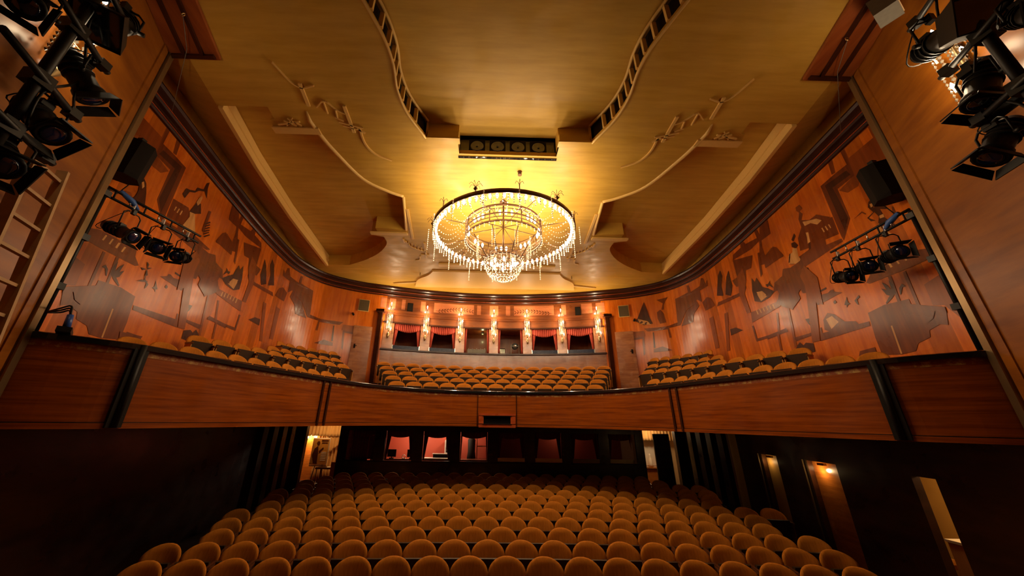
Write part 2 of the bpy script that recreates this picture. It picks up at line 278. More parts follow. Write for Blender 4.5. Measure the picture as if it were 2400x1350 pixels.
# ---------------------------------------------------------------- the room: mural walls
WALL = Curve(catmull([(6.15, 3.2), (6.40, 4.5), (6.85, 6.9), (7.2, 8.95), (7.4, 10.6), (7.42, 11.6), (7.2, 12.5), (6.75, 13.2), (5.8, 13.85), (4.7, 14.25)], 10))
MURAL = """BM:1.89,5.08 1.28,5.08 1.16,4.89 1.24,4.46 1.25,4.3 1.87,4.27 1.93,4.21 2.16,4.23 2.31,4.39 1.91,4.45
BO:1.87,5.05 1.34,5.04 1.34,4.8 1.87,4.82
BD:1.97,5.08 1.88,5.06 1.89,4.76 1.91,4.44 2.32,4.44 2.32,3.75 2.62,3.43 2.64,3.54 2.65,4.76 2.26,4.76 1.96,4.74
BK:2.55,4.7 2.01,4.64 1.97,4.51 2.41,4.54 2.35,3.8 2.52,3.58
BD:2.29,5.08 2.18,5.06 2.23,4.77 2.32,4.79
BD:4.78,5.08 4.43,5.08 4.47,4.66 4.87,4.68 4.99,4.22 4.6,4.32 4.43,4.22 4.29,3.91 4.74,3.97 5.24,4.1
BD:3.11,4.1 2.66,4.01 2.67,3.61 3.01,3.67 3.03,3.56 2.66,3.5 2.65,3.42 4.07,3.59 4.2,3.66 3.51,3.69
BL:3,3.94 2.97,3.94 2.95,3.83 2.98,3.83
BL:2.91,3.93 2.88,3.93 2.86,3.82 2.89,3.82
BL:2.82,3.92 2.79,3.91 2.78,3.82 2.8,3.82
RK:1.88,3.82 1.84,3.83 1.83,3.79 1.79,3.78 1.79,3.75 1.85,3.67 1.76,3.67 1.63,3.55 1.65,3.51 1.75,3.58 1.74,3.4 1.63,3.19 1.72,3.21 1.78,3.34 1.86,3.24 1.92,3.25 1.88,3.37 1.82,3.47 1.86,3.59 1.99,3.55 1.9,3.44 1.98,3.47 2.02,3.57 1.88,3.6 1.93,3.74
RL:1.88,3.77 1.83,3.76 1.84,3.7 1.88,3.7
RL:1.81,3.48 1.73,3.47 1.74,3.41 1.82,3.43
RD:1.56,3.5 1.54,3.49 1.54,3.38 1.6,3.3 1.59,3.39
RD:2.26,3.7 2.06,3.74 2,3.65 2.02,3.64 2.07,3.71
RL:1.87,3.37 1.86,3.24 1.79,3.15 1.74,3.07 1.87,3.13 1.95,3.24
RD:3.38,4.63 3.32,4.51 3.41,4.4 3.21,4.28 2.99,4.28 2.83,4.14 2.7,4.03 2.79,4.02 2.92,4.01 3.12,4.08 3.2,3.98 3.16,3.78 3.44,3.71 3.74,3.78 3.68,4.08 3.48,4.26 3.48,4.47
RL:3.4,4.35 3.21,4.27 3.03,4.2 2.92,4.09 3.06,4.07 3.21,4.2 3.38,4.23
RM:3.45,4.77 3.32,4.76 3.27,4.63 3.4,4.6 3.46,4.68
RL:3.42,4.08 3.35,4.05 3.39,3.83 3.47,3.82 3.43,3.96
RK:3.45,3.83 3.38,3.82 3.43,3.68 3.49,3.68
RK:3.92,4.08 3.81,4.06 3.74,3.93 3.83,3.89 3.94,3.99
RK:3.74,4.25 3.72,4.16 3.84,4.08 3.88,4.15
RL:3.94,3.96 3.81,3.89 3.84,3.69 3.81,3.61 3.89,3.53 4.19,3.66 4.15,3.84 3.97,3.87
RK:4.09,3.87 4.04,3.87 4.15,3.68 4.2,3.69
BD:4.88,3.44 4.54,3.49 4.44,3.64 4.18,3.56 3.35,3.6 2.65,3.49 2.64,3.43 3.86,3.38 3.98,3.18 5.01,3.23
BK:3.71,3.35 3.68,3.33 3.68,2.74 3.41,2.75 3.42,2.71 3.72,2.71
BD:3.81,2.61 3.69,2.67 3.43,2.62 3.33,2.65 3.26,2.64 3.25,2.59 3.08,2.51 3.78,2.47
BM:3.89,3.38 3.73,3.32 3.74,2.61 3.84,2.54 3.93,2.59
BD:2.53,2.49 2.39,2.6 2.36,2.72 2.22,2.72 1.6,2.68 1.24,2.55 1.26,2.44 1.69,2.43 2.46,2.45
BL:2.15,2.66 2.11,2.65 2.09,2.55 2.12,2.55
BL:2.02,2.67 1.98,2.66 1.96,2.56 2,2.56
BL:1.88,2.67 1.85,2.66 1.83,2.56 1.86,2.56
BL:1.75,2.66 1.72,2.66 1.7,2.56 1.73,2.56
BD:1.85,2.41 1.8,2.41 1.82,1.76 1.87,1.75
BD:2.11,2.44 2.05,2.43 2.08,1.95 2.13,1.95
BK:2.2,2.09 2.25,2.39 2.18,2.31 2.12,2.14
BK:2.16,2.08 2.26,2.16 2.3,2.29 2.18,2.2
BK:2.19,2.07 2.32,2.01 2.33,2.03 2.22,2.12 2.14,2.11
BK:2.04,2.08 2.01,2.19 1.94,2.24 1.9,2.18 1.96,2.18 2.02,2.08
BK:2.16,2.1 2.12,2.38 2.08,2.28 2.09,2.13
BD:2.72,1.97 2.37,2.01 1.94,1.97 1.94,1.88 1.5,1.68 1.52,1.6 1.57,1.43 1.67,1.47 1.85,1.42 1.88,1.32 2.09,1.27 2.18,1.16 2.42,1.15 2.77,1.2 2.77,1.5
BM:1.63,2.1 1.28,2.18 1.29,1.94 1.28,1.53 1.28,1.3 1.5,1.72 1.64,1.76
BL:2.41,1.64 2.38,1.64 2.41,1.16 2.44,1.16
BD:3.93,2 3.88,2 3.9,1.88 2.76,1.82 2.78,1.74 4.02,1.73
RD:3.77,2.13 3.6,2.24 3.44,2.16 3.27,1.96 3.03,1.9 2.99,1.83 3.7,1.86 3.82,1.93
RL:3.69,2.13 3.52,2.15 3.41,1.99 3.64,1.9
BK:3.14,2.26 3.02,2.4 3.04,2.29 3,2.24 3.06,2.24 3.11,2.19 3.1,2.25
BK:2.89,2.27 2.76,2.34 2.76,2.29 2.83,2.27 2.84,2.16 2.87,2.2
BK:3.37,2.4 3.31,2.43 3.29,2.37 3.35,2.35
BK:4.25,2.29 4.09,2.27 4.07,2.18 4.17,2.2 4.15,2.09 4.21,2.17
BD:4.77,1.95 4.01,1.97 4.02,1.91 4.78,1.88
BD:5.7,2.25 4.94,2.26 4.95,2.17 5.74,2.15
BK:4.78,1.77 4.64,1.84 4.56,1.75 4.46,1.79 4.25,1.73 4.27,1.55 4.76,1.54 4.94,1.61
BM:5.13,2.71 5.06,2.69 5.19,2.24 5.28,2.24
BM:4.7,2.72 4.63,2.7 4.77,1.79 4.86,1.75
BD:3.18,1.35 2.85,1.36 2.86,1.21 3.25,1.25
BD:6.31,4.78 5.37,4.68 4.86,4.72 4.46,4.72 4.42,5.08 4.55,5.08 4.58,4.83 4.88,4.86 4.92,5.08 5.04,5.08 5.01,4.84 5.54,4.94 5.62,5.08 5.76,5.08 5.79,4.95 6.21,4.93
BD:4.92,4.64 4.9,4.25 4.76,4.2 4.54,4.32 4.42,4.24 4.27,3.93 5.03,3.93
BD:5.16,4.45 5.08,4.43 5.21,3.83 5.31,3.79
BD:6.31,4.78 5.39,4.5 5.59,4.19 5.85,4.23 5.95,3.95 6.18,3.62 6.32,3.6 6.31,4.24
BD:7.68,3.72 6.18,3.62 6.02,3.78 6.07,4 6.18,4.21 6.58,4.21 6.54,4.09 6.31,3.73 7.57,3.83
BO:6.63,3.92 6.36,3.94 6.34,3.74 6.59,3.74
BK:7.24,4.67 7.06,4.78 7.02,4.57 7.19,4.28 7.21,3.93 7.55,4.06
BK:6.82,4.44 6.64,4.59 6.65,4.33 6.64,4.06 6.83,3.79 7.09,3.93
BK:5.69,3.92 5.6,3.76 5.49,3.85 5.42,3.69 5.36,3.52 5.18,3.41 4.95,3.24 5.19,3.16 5.58,3.15 5.83,3.27 5.81,3.58
BL:5.67,3.48 5.41,3.42 5.26,3.22 5.57,3.18
BK:5.21,3.53 5.11,3.51 5,3.56 5.03,3.49 4.95,3.32 5.08,3.45 5.17,3.44
BD:4.89,3.42 4.5,3.31 3.86,3.33 3.72,3.34 3.64,3 3.71,2.75 4.07,2.86 4.12,3.03 4.26,2.8 4.54,2.6 4.71,2.75 4.95,2.97 4.82,3.13
BM:6.12,3.03 5.54,2.99 4.91,2.96 4.91,2.82 6.18,2.74
BL:5.88,3.01 5.83,3.01 5.81,2.88 5.86,2.88
BL:5.74,3.01 5.69,3.01 5.67,2.88 5.71,2.88
BL:5.59,3.01 5.55,3 5.53,2.88 5.57,2.88
BL:5.45,3 5.41,2.99 5.39,2.87 5.43,2.87
BL:5.31,2.98 5.27,2.97 5.25,2.85 5.3,2.85
BL:5.18,2.96 5.14,2.95 5.12,2.83 5.17,2.83
BD:9.58,4.64 8.97,4.71 8.98,4.99 8.87,4.97 8.84,4.68 8.34,4.73 8.2,4.98 8.08,4.93 8.03,4.67 7.89,4.79 7.92,4.57 8.39,4.56 8.41,4.13 8.62,4.3 8.8,4.16 9.19,4.07 9.58,3.57 9.67,3.69
BD:8.39,4.11 8.11,4.21 7.9,4.11 7.76,3.79 8.33,3.77
BD:10.99,3.67 10.13,3.63 9.67,3.69 9.56,3.57 10.05,3.55 10.01,3.16 10.09,3.16 10.1,3.51 10.87,3.53
BO:9.98,3.87 9.67,3.9 9.66,3.7 9.97,3.66
RK:11.18,4.12 10.98,4.53 10.84,4.8 10.76,4.44 10.7,4.06 10.62,3.83 10.97,3.81 11.29,4.02
RL:11.18,4.11 10.81,3.96 10.68,3.78 11.11,3.88
RD:10.4,4.27 10.26,4.36 10.16,4.18 10.12,3.8 10.35,3.78 10.41,4.01
RD:10.21,4.34 10.12,4.6 10.34,4.8 9.88,4.81 10.01,4.67 10.09,4.54 10.13,4.33
BD:10.74,2.79 10.4,2.86 10.05,2.67 10.75,2.66
BK:10.68,3.47 10.64,3.46 10.67,2.84 10.73,2.84
BK:7.29,2.83 6.99,2.81 6.68,2.65 7.31,2.64
BD:6.23,2.65 6.16,2.65 6.15,2.27 4.91,2.22 4.9,2.16 6.21,2.2
BD:4.78,1.98 4.01,1.95 4.02,1.9 4.77,1.91
BM:5.33,2.21 5.25,2.21 5.3,1.78 5.38,1.78
BM:7.38,3.38 7.2,3.37 7.54,2.21 7.71,2.21
BD:11.63,3.3 11.01,3.56 11.08,2.62 11.15,2.55 11.1,3.25 11.59,3.21
BM:8.23,3.46 8,3.48 8.05,2.4 8.25,2.4
LK:2.82,4.24 2.86,4.41 2.95,4.44 3.11,4.53 3.13,4.63 3.32,4.72 3.34,4.9 3.41,4.98 3.42,4.82 3.5,4.61 3.37,4.7 3.19,4.59 3.11,4.48 2.97,4.4 2.91,4.2
LL:3.11,3.63 3.22,3.95 3.17,4.04 3.33,4.09 3.54,3.73 3.36,3.63
LK:3.21,4.17 3.26,4.33 3.39,4.39 3.5,4.2 3.33,4.09 3.17,4.04
LL:3.25,4.34 3.29,4.49 3.34,4.56 3.37,4.52 3.36,4.37 3.32,4.29
LK:1.87,3.77 1.9,3.9 1.98,3.85 2.06,3.7 2.15,3.44 2.07,3.44 1.97,3.41 1.82,3.38 1.89,3.51 1.9,3.62
LL:1.89,3.81 1.92,3.85 1.97,3.78 1.95,3.72
LM:1.66,3.4 1.7,3.49 1.79,3.52 1.85,3.46 1.76,3.38
LD:3.71,3.89 3.7,4.41 3.78,4.44 3.79,3.88
LK:3.71,4.08 3.86,4.22 3.89,4.2 3.74,4.07
LK:3.73,4.03 3.88,4.16 3.91,4.15 3.75,4.01
LK:3.75,3.97 3.9,4.1 3.93,4.09 3.77,3.96
LK:3.76,3.92 3.92,4.04 3.95,4.03 3.79,3.9
LK:3.78,3.86 3.93,3.99 3.96,3.98 3.8,3.84
LK:3.83,3.82 3.98,3.95 4.01,3.94 3.85,3.8
LK:2.72,2.51 2.73,2.37 2.79,2.41
LK:2.58,2.48 2.71,2.5 2.64,2.45
LK:2.66,2.63 2.73,2.6 2.72,2.51
LK:2.73,2.54 2.82,2.57 2.73,2.5
LK:2.61,2.23 2.72,2.3 2.86,2.31 2.74,2.26
LK:2.76,2.27 2.74,2.38 2.76,2.38 2.77,2.27
BD:4.71,3.17 4.04,2.99 4.2,2.91 4.19,2.77 4.51,2.63 4.75,2.73 5.02,2.94
BM:3.87,3.21 3.61,3.15 4.03,1.74 4.26,1.75
BM:11.7,3.57 11.01,3.57 10.98,3.34 11.57,3.29 11.74,2.31 11.85,2.31
BM:5.94,4.35 5.95,3.95 6.17,3.62 6.12,3.03 6.3,3.05 6.42,3.65 6.3,4.24
BD:9.19,4.05 8.87,4.13 8.65,4.26 8.58,4.04 8.89,3.84 9.02,3.54 9.53,3.51
BD:1.94,1.88 1.5,1.69 1.51,1.6 1.65,1.67 1.72,1.57 1.84,1.53 1.86,1.68
LD:2.7,1.33 3.22,1.36 3.14,1.25 2.74,1.19
BM:3.53,3.03 3.77,3.43 3.98,3.25 3.84,2.57 3.63,2.43"""
MURAL_MAT = ['mural', 'inlay_dark', 'inlay_mid', 'inlay_black', 'inlay_light']
def wall_pt(s, z, sg, off=0.0):
    p, d = WALL.at(s); return Vector((sg * (p.x - d.y * off), p.y + d.x * off, z))
def mural_wall(sg):
    bm = bmesh.new(); uv = bm.loops.layers.uv.new('UVMap'); par = {}
    n = 110; z0, z1 = -.1, 5.12; L = WALL.len
    cols = [[bm.verts.new(wall_pt(L * i / n, z, sg, o)) for (o, z) in ((0, z0), (0, z1), (-.15, z1), (-.15, z0))] for i in range(n + 1)]
    for i, c in enumerate(cols):
        for v, z in zip(c, (z0, z1, z1, z0)): par[v] = (L * i / n, z)
    for A, B in zip(cols, cols[1:]):
        for k in range(4): bm.faces.new([A[k], A[(k + 1) % 4], B[(k + 1) % 4], B[k]])
    layer = 0
    for line in MURAL.split('\n'):
        if line[0] not in ('B', 'L' if sg < 0 else 'R'): continue
        pts = [tuple(map(float, q.split(','))) for q in line[3:].split()]
        layer += 1; off = .002 + .0001 * layer
        t = bmesh.new(); vs = [t.verts.new((a, b, 0)) for a, b in pts]
        for tri in tessellate_polygon([[Vector((a, b, 0)) for a, b in pts]]):
            try: t.faces.new([vs[k] for k in tri])
            except ValueError: pass
        for _ in range(3):
            es = [e for e in t.edges if abs(e.verts[0].co.x - e.verts[1].co.x) > .22]
            if not es: break
            bmesh.ops.subdivide_edges(t, edges=es, cuts=1); bmesh.ops.triangulate(t, faces=t.faces)
        mi = {'O': 0, 'D': 1, 'M': 2, 'K': 3, 'L': 4}[line[1]]; mp = {}
        for v in t.verts:
            q = bm.verts.new(wall_pt(v.co.x, v.co.y, sg, off)); mp[v] = q; par[q] = (v.co.x, v.co.y)
        for f in t.faces:
            try: g = bm.faces.new([mp[v] for v in f.verts]); g.material_index = mi
            except ValueError: pass
        t.free()
    for f in bm.faces:
        for l in f.loops: l[uv].uv = par[l.vert]
    bmesh.ops.recalc_face_normals(bm, faces=bm.faces)
    me = bpy.data.meshes.new('wall_' + SIDE[sg]); bm.to_mesh(me); bm.free()
    for k in MURAL_MAT: me.materials.append(M[k])
    o = bpy.data.objects.new('wall_' + SIDE[sg], me); COL.objects.link(o); struct(o); return o
for sg in (-1, 1): mural_wall(sg)

# ---------------------------------------------------------------- back wall of the balcony with its six box windows
def by(x): return 15.05 - .0362 * x * x
def back_piece(mb, xa, xb, z0, z1, out=0.0, thick=.2, n=None):
    n = n or max(1, int(abs(xb - xa) / .4)); xs = [xb + (xa - xb) * i / n for i in range(n + 1)]
    mb.strip([(x, by(x)) for x in xs], [(out, z0), (out, z1), (-thick, z1), (-thick, z0)])
PIER = [-4.5, -3.0, -1.5, 0, 1.5, 3.0, 4.5]
m = MB(); back_piece(m, -4.75, 4.75, -.1, 2.72); struct(m.build('wall_back', M['box_wood']))
m = MB(); back_piece(m, -4.75, 4.75, 3.86, 5.12); struct(m.build('wall_back_frieze', M['frieze']))
for c in PIER: m = MB(); back_piece(m, c - .2, c + .2, 2.72, 3.86, .03); struct(m.build('wall_back_pier', M['box_wood']))
m = MB(); back_piece(m, -4.75, 4.75, 2.70, 2.76, .09, .05); struct(m.build('trim_1', M['cornice']))
m = MB(); back_piece(m, -4.95, 4.95, 4.30, 4.40, .20, .02); back_piece(m, -4.9, 4.9, 4.22, 4.30, .12, .02); struct(m.build('trim_2', M['frieze']))
m = MB(); back_piece(m, -4.75, 4.75, 3.86, 3.92, .06, .02); struct(m.build('trim_3', M['cornice']))
# frieze inlays: bright panels between dark stiles
m = MB()
for a, b in ((-4.95, -4.72), (-4.6, -4.35), (-4.1, -3.95), (-3.3, -3.1), (-2.72, -.92), (-.78, -.6), (-.2, .2), (.55, .75), (.92, 2.72), (3.05, 3.25), (3.9, 4.35), (4.5, 4.85)):
    back_piece(m, a, b, 4.52, 4.98, .006, .0)
struct(m.build('trim_4', M['frieze_panel']))
m = MB()
for sg in (-1, 1):          # laurel sprigs in the two wide frieze panels
    for k in range(13):
        x = sg * (1.02 + k * .125); y = by(x) - .012; z = 4.66 + .07 * math.sin(k * .35)
        m.bar((x, y, z), (x + sg * .12, by(x + sg * .12) - .012, z + .01), .006, .012)
        for u in (-1, 1): m.poly([(x, y, z), (x - sg * .05, y, z + u * .035), (x - sg * .095, y, z + u * .10), (x - sg * .03, y, z + u * .06)])
struct(m.build('trim_5', M['inlay_black']))
# interiors of the six boxes
m = MB()
for c in [(a + b) / 2 for a, b in zip(PIER, PIER[1:])]:
    y = by(c)
    m.box((c, y + 1.5, 3.3), (1.6, .06, 1.4)); m.box((c, y + .85, 2.66), (1.5, 1.3, .06)); m.box((c, y + .85, 3.98), (1.5, 1.3, .06))
for c in PIER: m.box((c, by(c) + .85, 3.3), (.06, 1.3, 1.4))
struct(m.build('wall_back_boxes', M['soffit_wood']))
for sg in (-1, 1):
    m = MB(); m.box((sg * 4.86, by(4.86) - .06, 2.6), (.16, .16, 3.6)); m.box((sg * 4.86, by(4.86) - .08, 4.32), (.34, .34, .12)); struct(m.build('trim_6', M['cornice']))
    # plain balcony door beside the boxes
    m = MB(); a, b = 11.42, 12.15
    m.poly  # slab follows the wall
    pa, pb = wall_pt(a, 0, sg, .02), wall_pt(b, 0, sg, .02)
    m.bar((pa.x, pa.y, 2.35), (pb.x, pb.y, 2.35), .05, 2.5)
    d = struct(m.build('door_%d' % (1 if sg < 0 else 2), M['box_wood']))
    hp = wall_pt(11.56, 2.75, sg, .08); m = MB(); m.box(hp, (.05, .05, .16)); m.cyl(hp, hp + Vector((-sg * .1, -.04, 0)), .015); m.build('door_handle', M['black'], d)

# ---------------------------------------------------------------- ceiling
CZ = 5.5
LINE = [(5.30, 3.5), (5.60, 4.91), (5.95, 6.58), (6.27, 8.72), (6.56, 11.6), (6.62, 12.3)]
H_OUT = [(5.54, 4.91), (5.89, 6.58), (6.21, 8.72), (6.48, 11.5), (6.53, 12.05)]
H_BACK = [tuple(p) for p in catmull([(5.66, 12.02), (4.85, 11.5), (4.2, 10.9), (3.78, 10.25), (3.74, 9.78)], 5)]
H_STEP = [(4.08, 9.66), (4.08, 9.54), (3.86, 9.52), (3.86, 9.22), (2.93, 9.3)]
H_CURVE = [tuple(p) for p in catmull([(2.65, 7.58), (3.0, 7.38), (3.51, 6.90), (3.84, 5.96), (3.96, 5.43)], 6)]
H_LEDGE = [(4.81, 5.41), (4.77, 5.2), (4.68, 5.18), (4.65, 4.90)]
SIDE_HOLE = H_OUT + H_BACK + H_STEP + H_CURVE + H_LEDGE
C_HALF = [tuple(p) for p in catmull([(3.1, .3), (2.85, 1.4), (2.5, 2.4), (2.26, 3.05), (2.1, 3.57), (2.06, 3.98), (2.1, 4.45), (2.02, 4.95), (1.76, 5.55)], 6)] + [(1.74, 5.66), (1.08, 5.68), (1.08, 5.97)]
CENTRE_HOLE = C_HALF + [(-x, y) for x, y in reversed(C_HALF)]
def tess(mb, loops, z, mi=0):
    L3 = [[Vector((x, y, 0)) for x, y in l] for l in loops]; vs = [mb.bm.verts.new((x, y, z)) for l in loops for x, y in l]
    for t in tessellate_polygon(L3):
        f = mb.face([vs[i] for i in t]);
        if f: f.material_index = mi
back_arc = [(x, by(x)) for x in [4.7 - 9.4 * i / 24 for i in range(25)]]
right_edge = [(4.6, .0)] + LINE + [tuple(WALL.at(s)[0]) for s in (9.4, 9.9, 10.5, 11.1, 11.7, 12.3)]
outer = right_edge + back_arc + [(-x, y) for x, y in reversed(right_edge)]
m = MB(); tess(m, [outer, SIDE_HOLE, [(-x, y) for x, y in SIDE_HOLE], CENTRE_HOLE], CZ)
LC = Curve(LINE)
for sg in (-1, 1):
    a = [LC.at(LC.len * i / 24)[0] for i in range(25)]; b = [WALL.at(.25 + 9.15 * i / 24)[0] for i in range(25)]
    rows = []
    for i in range(25):
        t = i / 24; dz = .42 * min(1, (1 - t) * 4)
        rows.append([m.bm.verts.new((sg * (a[i].x + (b[i].x - a[i].x) * k / 5), a[i].y + (b[i].y - a[i].y) * k / 5, CZ + dz * (k / 5) ** 1.3)) for k in range(6)])
    for A, B in zip(rows, rows[1:]):
        for k in range(5): m.face([A[k], A[k + 1], B[k + 1], B[k]], True)
ceil = struct(m.build('ceiling', M['plaster'], recalc=False))
def riser(mb, pts, z0, z1, closed=True):
    n = len(pts)
    lo = [mb.bm.verts.new((x, y, z0)) for x, y in pts]; hi = [mb.bm.verts.new((x, y, z1)) for x, y in pts]
    for i in range(n if closed else n - 1): mb.face([lo[i], lo[(i + 1) % n], hi[(i + 1) % n], hi[i]])
m = MB()
for sg in (-1, 1):
    h = [(sg * x, y) for x, y in SIDE_HOLE]; riser(m, h, CZ, 5.92); tess(m, [h], 5.92)
struct(m.build('ceiling_recess', M['plaster'], recalc=False))
m = MB(); riser(m, CENTRE_HOLE, CZ, 5.60); tess(m, [[(x * 1.04, y) for x, y in CENTRE_HOLE]], 6.02); struct(m.build('ceiling_opening', M['plaster'], recalc=False))
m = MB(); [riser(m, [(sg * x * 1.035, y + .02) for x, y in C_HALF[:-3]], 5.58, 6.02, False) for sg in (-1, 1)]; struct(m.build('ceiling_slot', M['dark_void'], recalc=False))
m = MB(); [riser(m, [(sg * x, y) for x, y in C_HALF[-4:]], CZ, 6.02, False) for sg in (-1, 1)]; struct(m.build('ceiling_niche_cheeks', M['plaster'], recalc=False))
for sg in (-1, 1):
    cv = Curve([(x, y) for x, y in C_HALF[:-3]]); m = MB()
    for i in range(1, 15):
        p, d = cv.at(cv.len * (.28 + .70 * i / 15)); q = p + Vector((d.y, -d.x)) * .0
        m.box((sg * (p.x + .01), p.y, 5.76), (.07, .05, .34), rz=math.atan2(d.y * sg, d.x) if False else 0)
    struct(m.build('trim_7', M['plaster_edge']))
    m = MB(); m.tube([(sg * (x - .02), y, 5.97) for x, y in C_HALF[:-3]], .03, 6); m.tube([(sg * (x - .01), y, 5.5) for x, y in C_HALF[:-3]], .025, 6); struct(m.build('trim_8', M['plaster_edge']))
    # lip moulding on the outer side of the recess and a rounded rim on the wave
    m = MB(); path = [(sg * x, y) for x, y in H_OUT]
    if sg > 0: path = path[::1]
    e = 1 if sg > 0 else -1
    m.strip(path, [(e * -.03, CZ - .05), (e * .05, CZ - .05), (e * .05, CZ + .05), (e * .025, CZ + .06), (e * .025, CZ + .15), (e * .045, CZ + .16), (e * .045, CZ + .22), (e * .012, CZ + .24), (e * .012, CZ + .40), (e * -.03, CZ + .40)])
    struct(m.build('trim_9', M['plaster_edge']))
    m = MB(); m.tube([(sg * x, y, CZ + .01) for x, y in H_CURVE + [(3.99, 5.2), (3.95, 4.97)]], [.05] * (len(H_CURVE)) + [.045, .02], 8); m.tube([(sg * 2.93, 9.3, CZ), (sg * 2.65, 7.58, CZ)], .04, 8); struct(m.build('trim_10', M['plaster_edge']))
    # ledges beside the speaker niche
    m = MB(); m.box((sg * 1.40, 5.62, 5.62), (.66, .10, .26)); m.box((sg * 1.40, 5.60, 5.50), (.72, .16, .03)); struct(m.build('trim_11', M['plaster']))
    # relief ornament: poles, lattice, sprays and little roofs
    m = MB(); z = CZ - .015
    def rb(pts, wd=.035):
        for a, b in zip(pts, pts[1:]): m.bar((sg * a[0], a[1], z), (sg * b[0], b[1], z), wd, .03)
    rb([(3.78, 4.37), (3.84, 4.84)], .06); rb(catmull([(4.05, 4.0), (3.93, 4.34), (3.78, 4.46), (3.55, 4.41)], 4), .02)
    rb([(3.17, 4.81), (3.2, 5.45)], .06); rb(catmull([(3.05, 5.33), (3.07, 5.73), (2.94, 6.04), (2.62, 6.24)], 5), .035)
    rb([(3.41, 5.19), (2.98, 5.33)], .025); rb([(3.36, 5.28), (3.05, 5.38)], .02); rb([(3.44, 5.08), (3.3, 5.16)], .02); rb([(3.1, 5.33), (2.98, 5.46)], .04)
    rb([(4.66, 5.30), (4.2, 5.22)], .03); rb([(4.5, 5.2), (4.3, 5.32)], .02); rb([(4.4, 5.14), (4.2, 5.32)], .02); rb([(4.3, 5.14), (4.5, 5.32)], .02)
    rb(catmull([(3.7, 4.86), (3.5, 4.72), (3.35, 4.9), (3.2, 5.0)], 4), .02); rb([(3.52, 4.74), (3.55, 5.0)], .02); rb([(3.36, 4.88), (3.4, 5.1)], .02)
    rb([(2.66, 8.15), (2.82, 9.84)], .07); rb([(3.14, 9.86), (3.14, 10.1)], .05); rb(catmull([(3.1, 10.0), (2.95, 10.4), (2.7, 10.62), (2.5, 10.72)], 4), .035)
    rb([(2.49, 10.11), (2.58, 11.2)], .06); rb([(2.45, 10.95), (2.75, 10.95)], .03); rb(catmull([(2.79, 11.08), (2.85, 11.35), (3.02, 11.45)], 4), .05)
    for i in range(6): rb([(3.05 - i * .09, 10.25 + i * .09), (3.0 - i * .09, 10.02 + i * .1)], .018)
    struct(m.build('trim_12', M['plaster_edge']))
    m = MB(); m.box((sg * 4.36, 5.46, 5.60), (.90, .10, .26)); m.box((sg * 4.36, 5.44, 5.48), (.94, .16, .03)); struct(m.build('trim_13', M['plaster_edge']))
    m = MB(); m.box((sg * 3.50, 9.48, 5.46), (1.15, .14, .05)); struct(m.build('trim_14', M['plaster_edge']))
# shallow stepped field at the back
m = MB(); rim = [tuple(p) for p in catmull([(3.5, 14.0), (3.25, 13.2), (2.75, 12.7), (2.5, 12.3)], 5)]
fld = rim + [(-x, y) for x, y in reversed(rim)]
riser(m, fld, CZ - .07, CZ); tess(m, [fld], CZ - .07); struct(m.build('ceiling_field', M['plaster_edge'], recalc=False))
for sg in (-1, 1):
    m = MB(); m.tube([(sg * x, y, CZ - .02) for x, y in catmull([(2.5, 12.3), (2.6, 13.0), (3.1, 13.45), (4.4, 13.75)], 6)], [.05] * 18 + [.015], 6); struct(m.build('trim_15', M['plaster_edge']))
    m = MB(); m.box((sg * 1.75, 11.75, CZ - .03), (.9, .22, .06)); struct(m.build('trim_16', M['plaster_edge']))

# ---------------------------------------------------------------- cornice running round the hall
full_wall = [tuple(WALL.at(WALL.len * i / 70)[0]) for i in range(71)]
ring = full_wall + back_arc[1:-1] + [(-x, y) for x, y in reversed(full_wall)]
m = MB(); m.strip(ring, [(-.02, 5.06), (.05, 5.06), (.07, 5.09), (.05, 5.13), (.05, 5.20), (.10, 5.23), (.12, 5.26), (.10, 5.30), (.10, 5.36), (.16, 5.41), (.18, 5.46), (.15, 5.52), (.02, 5.53), (-.02, 5.53)])
struct(m.build('trim_17', M['cornice']))
m = MB(); m.strip(ring, [(.02, 5.45), (.02, 6.0), (-.05, 6.0), (-.05, 5.45)]); struct(m.build('wall_cove', M['plaster']))
m = MB(); m.strip(ring, [(.072, 5.10), (.082, 5.11), (.072, 5.12)]); m.strip(ring, [(.12, 5.27), (.132, 5.28), (.12, 5.29)]); struct(m.build('trim_18', M['red_wood']))

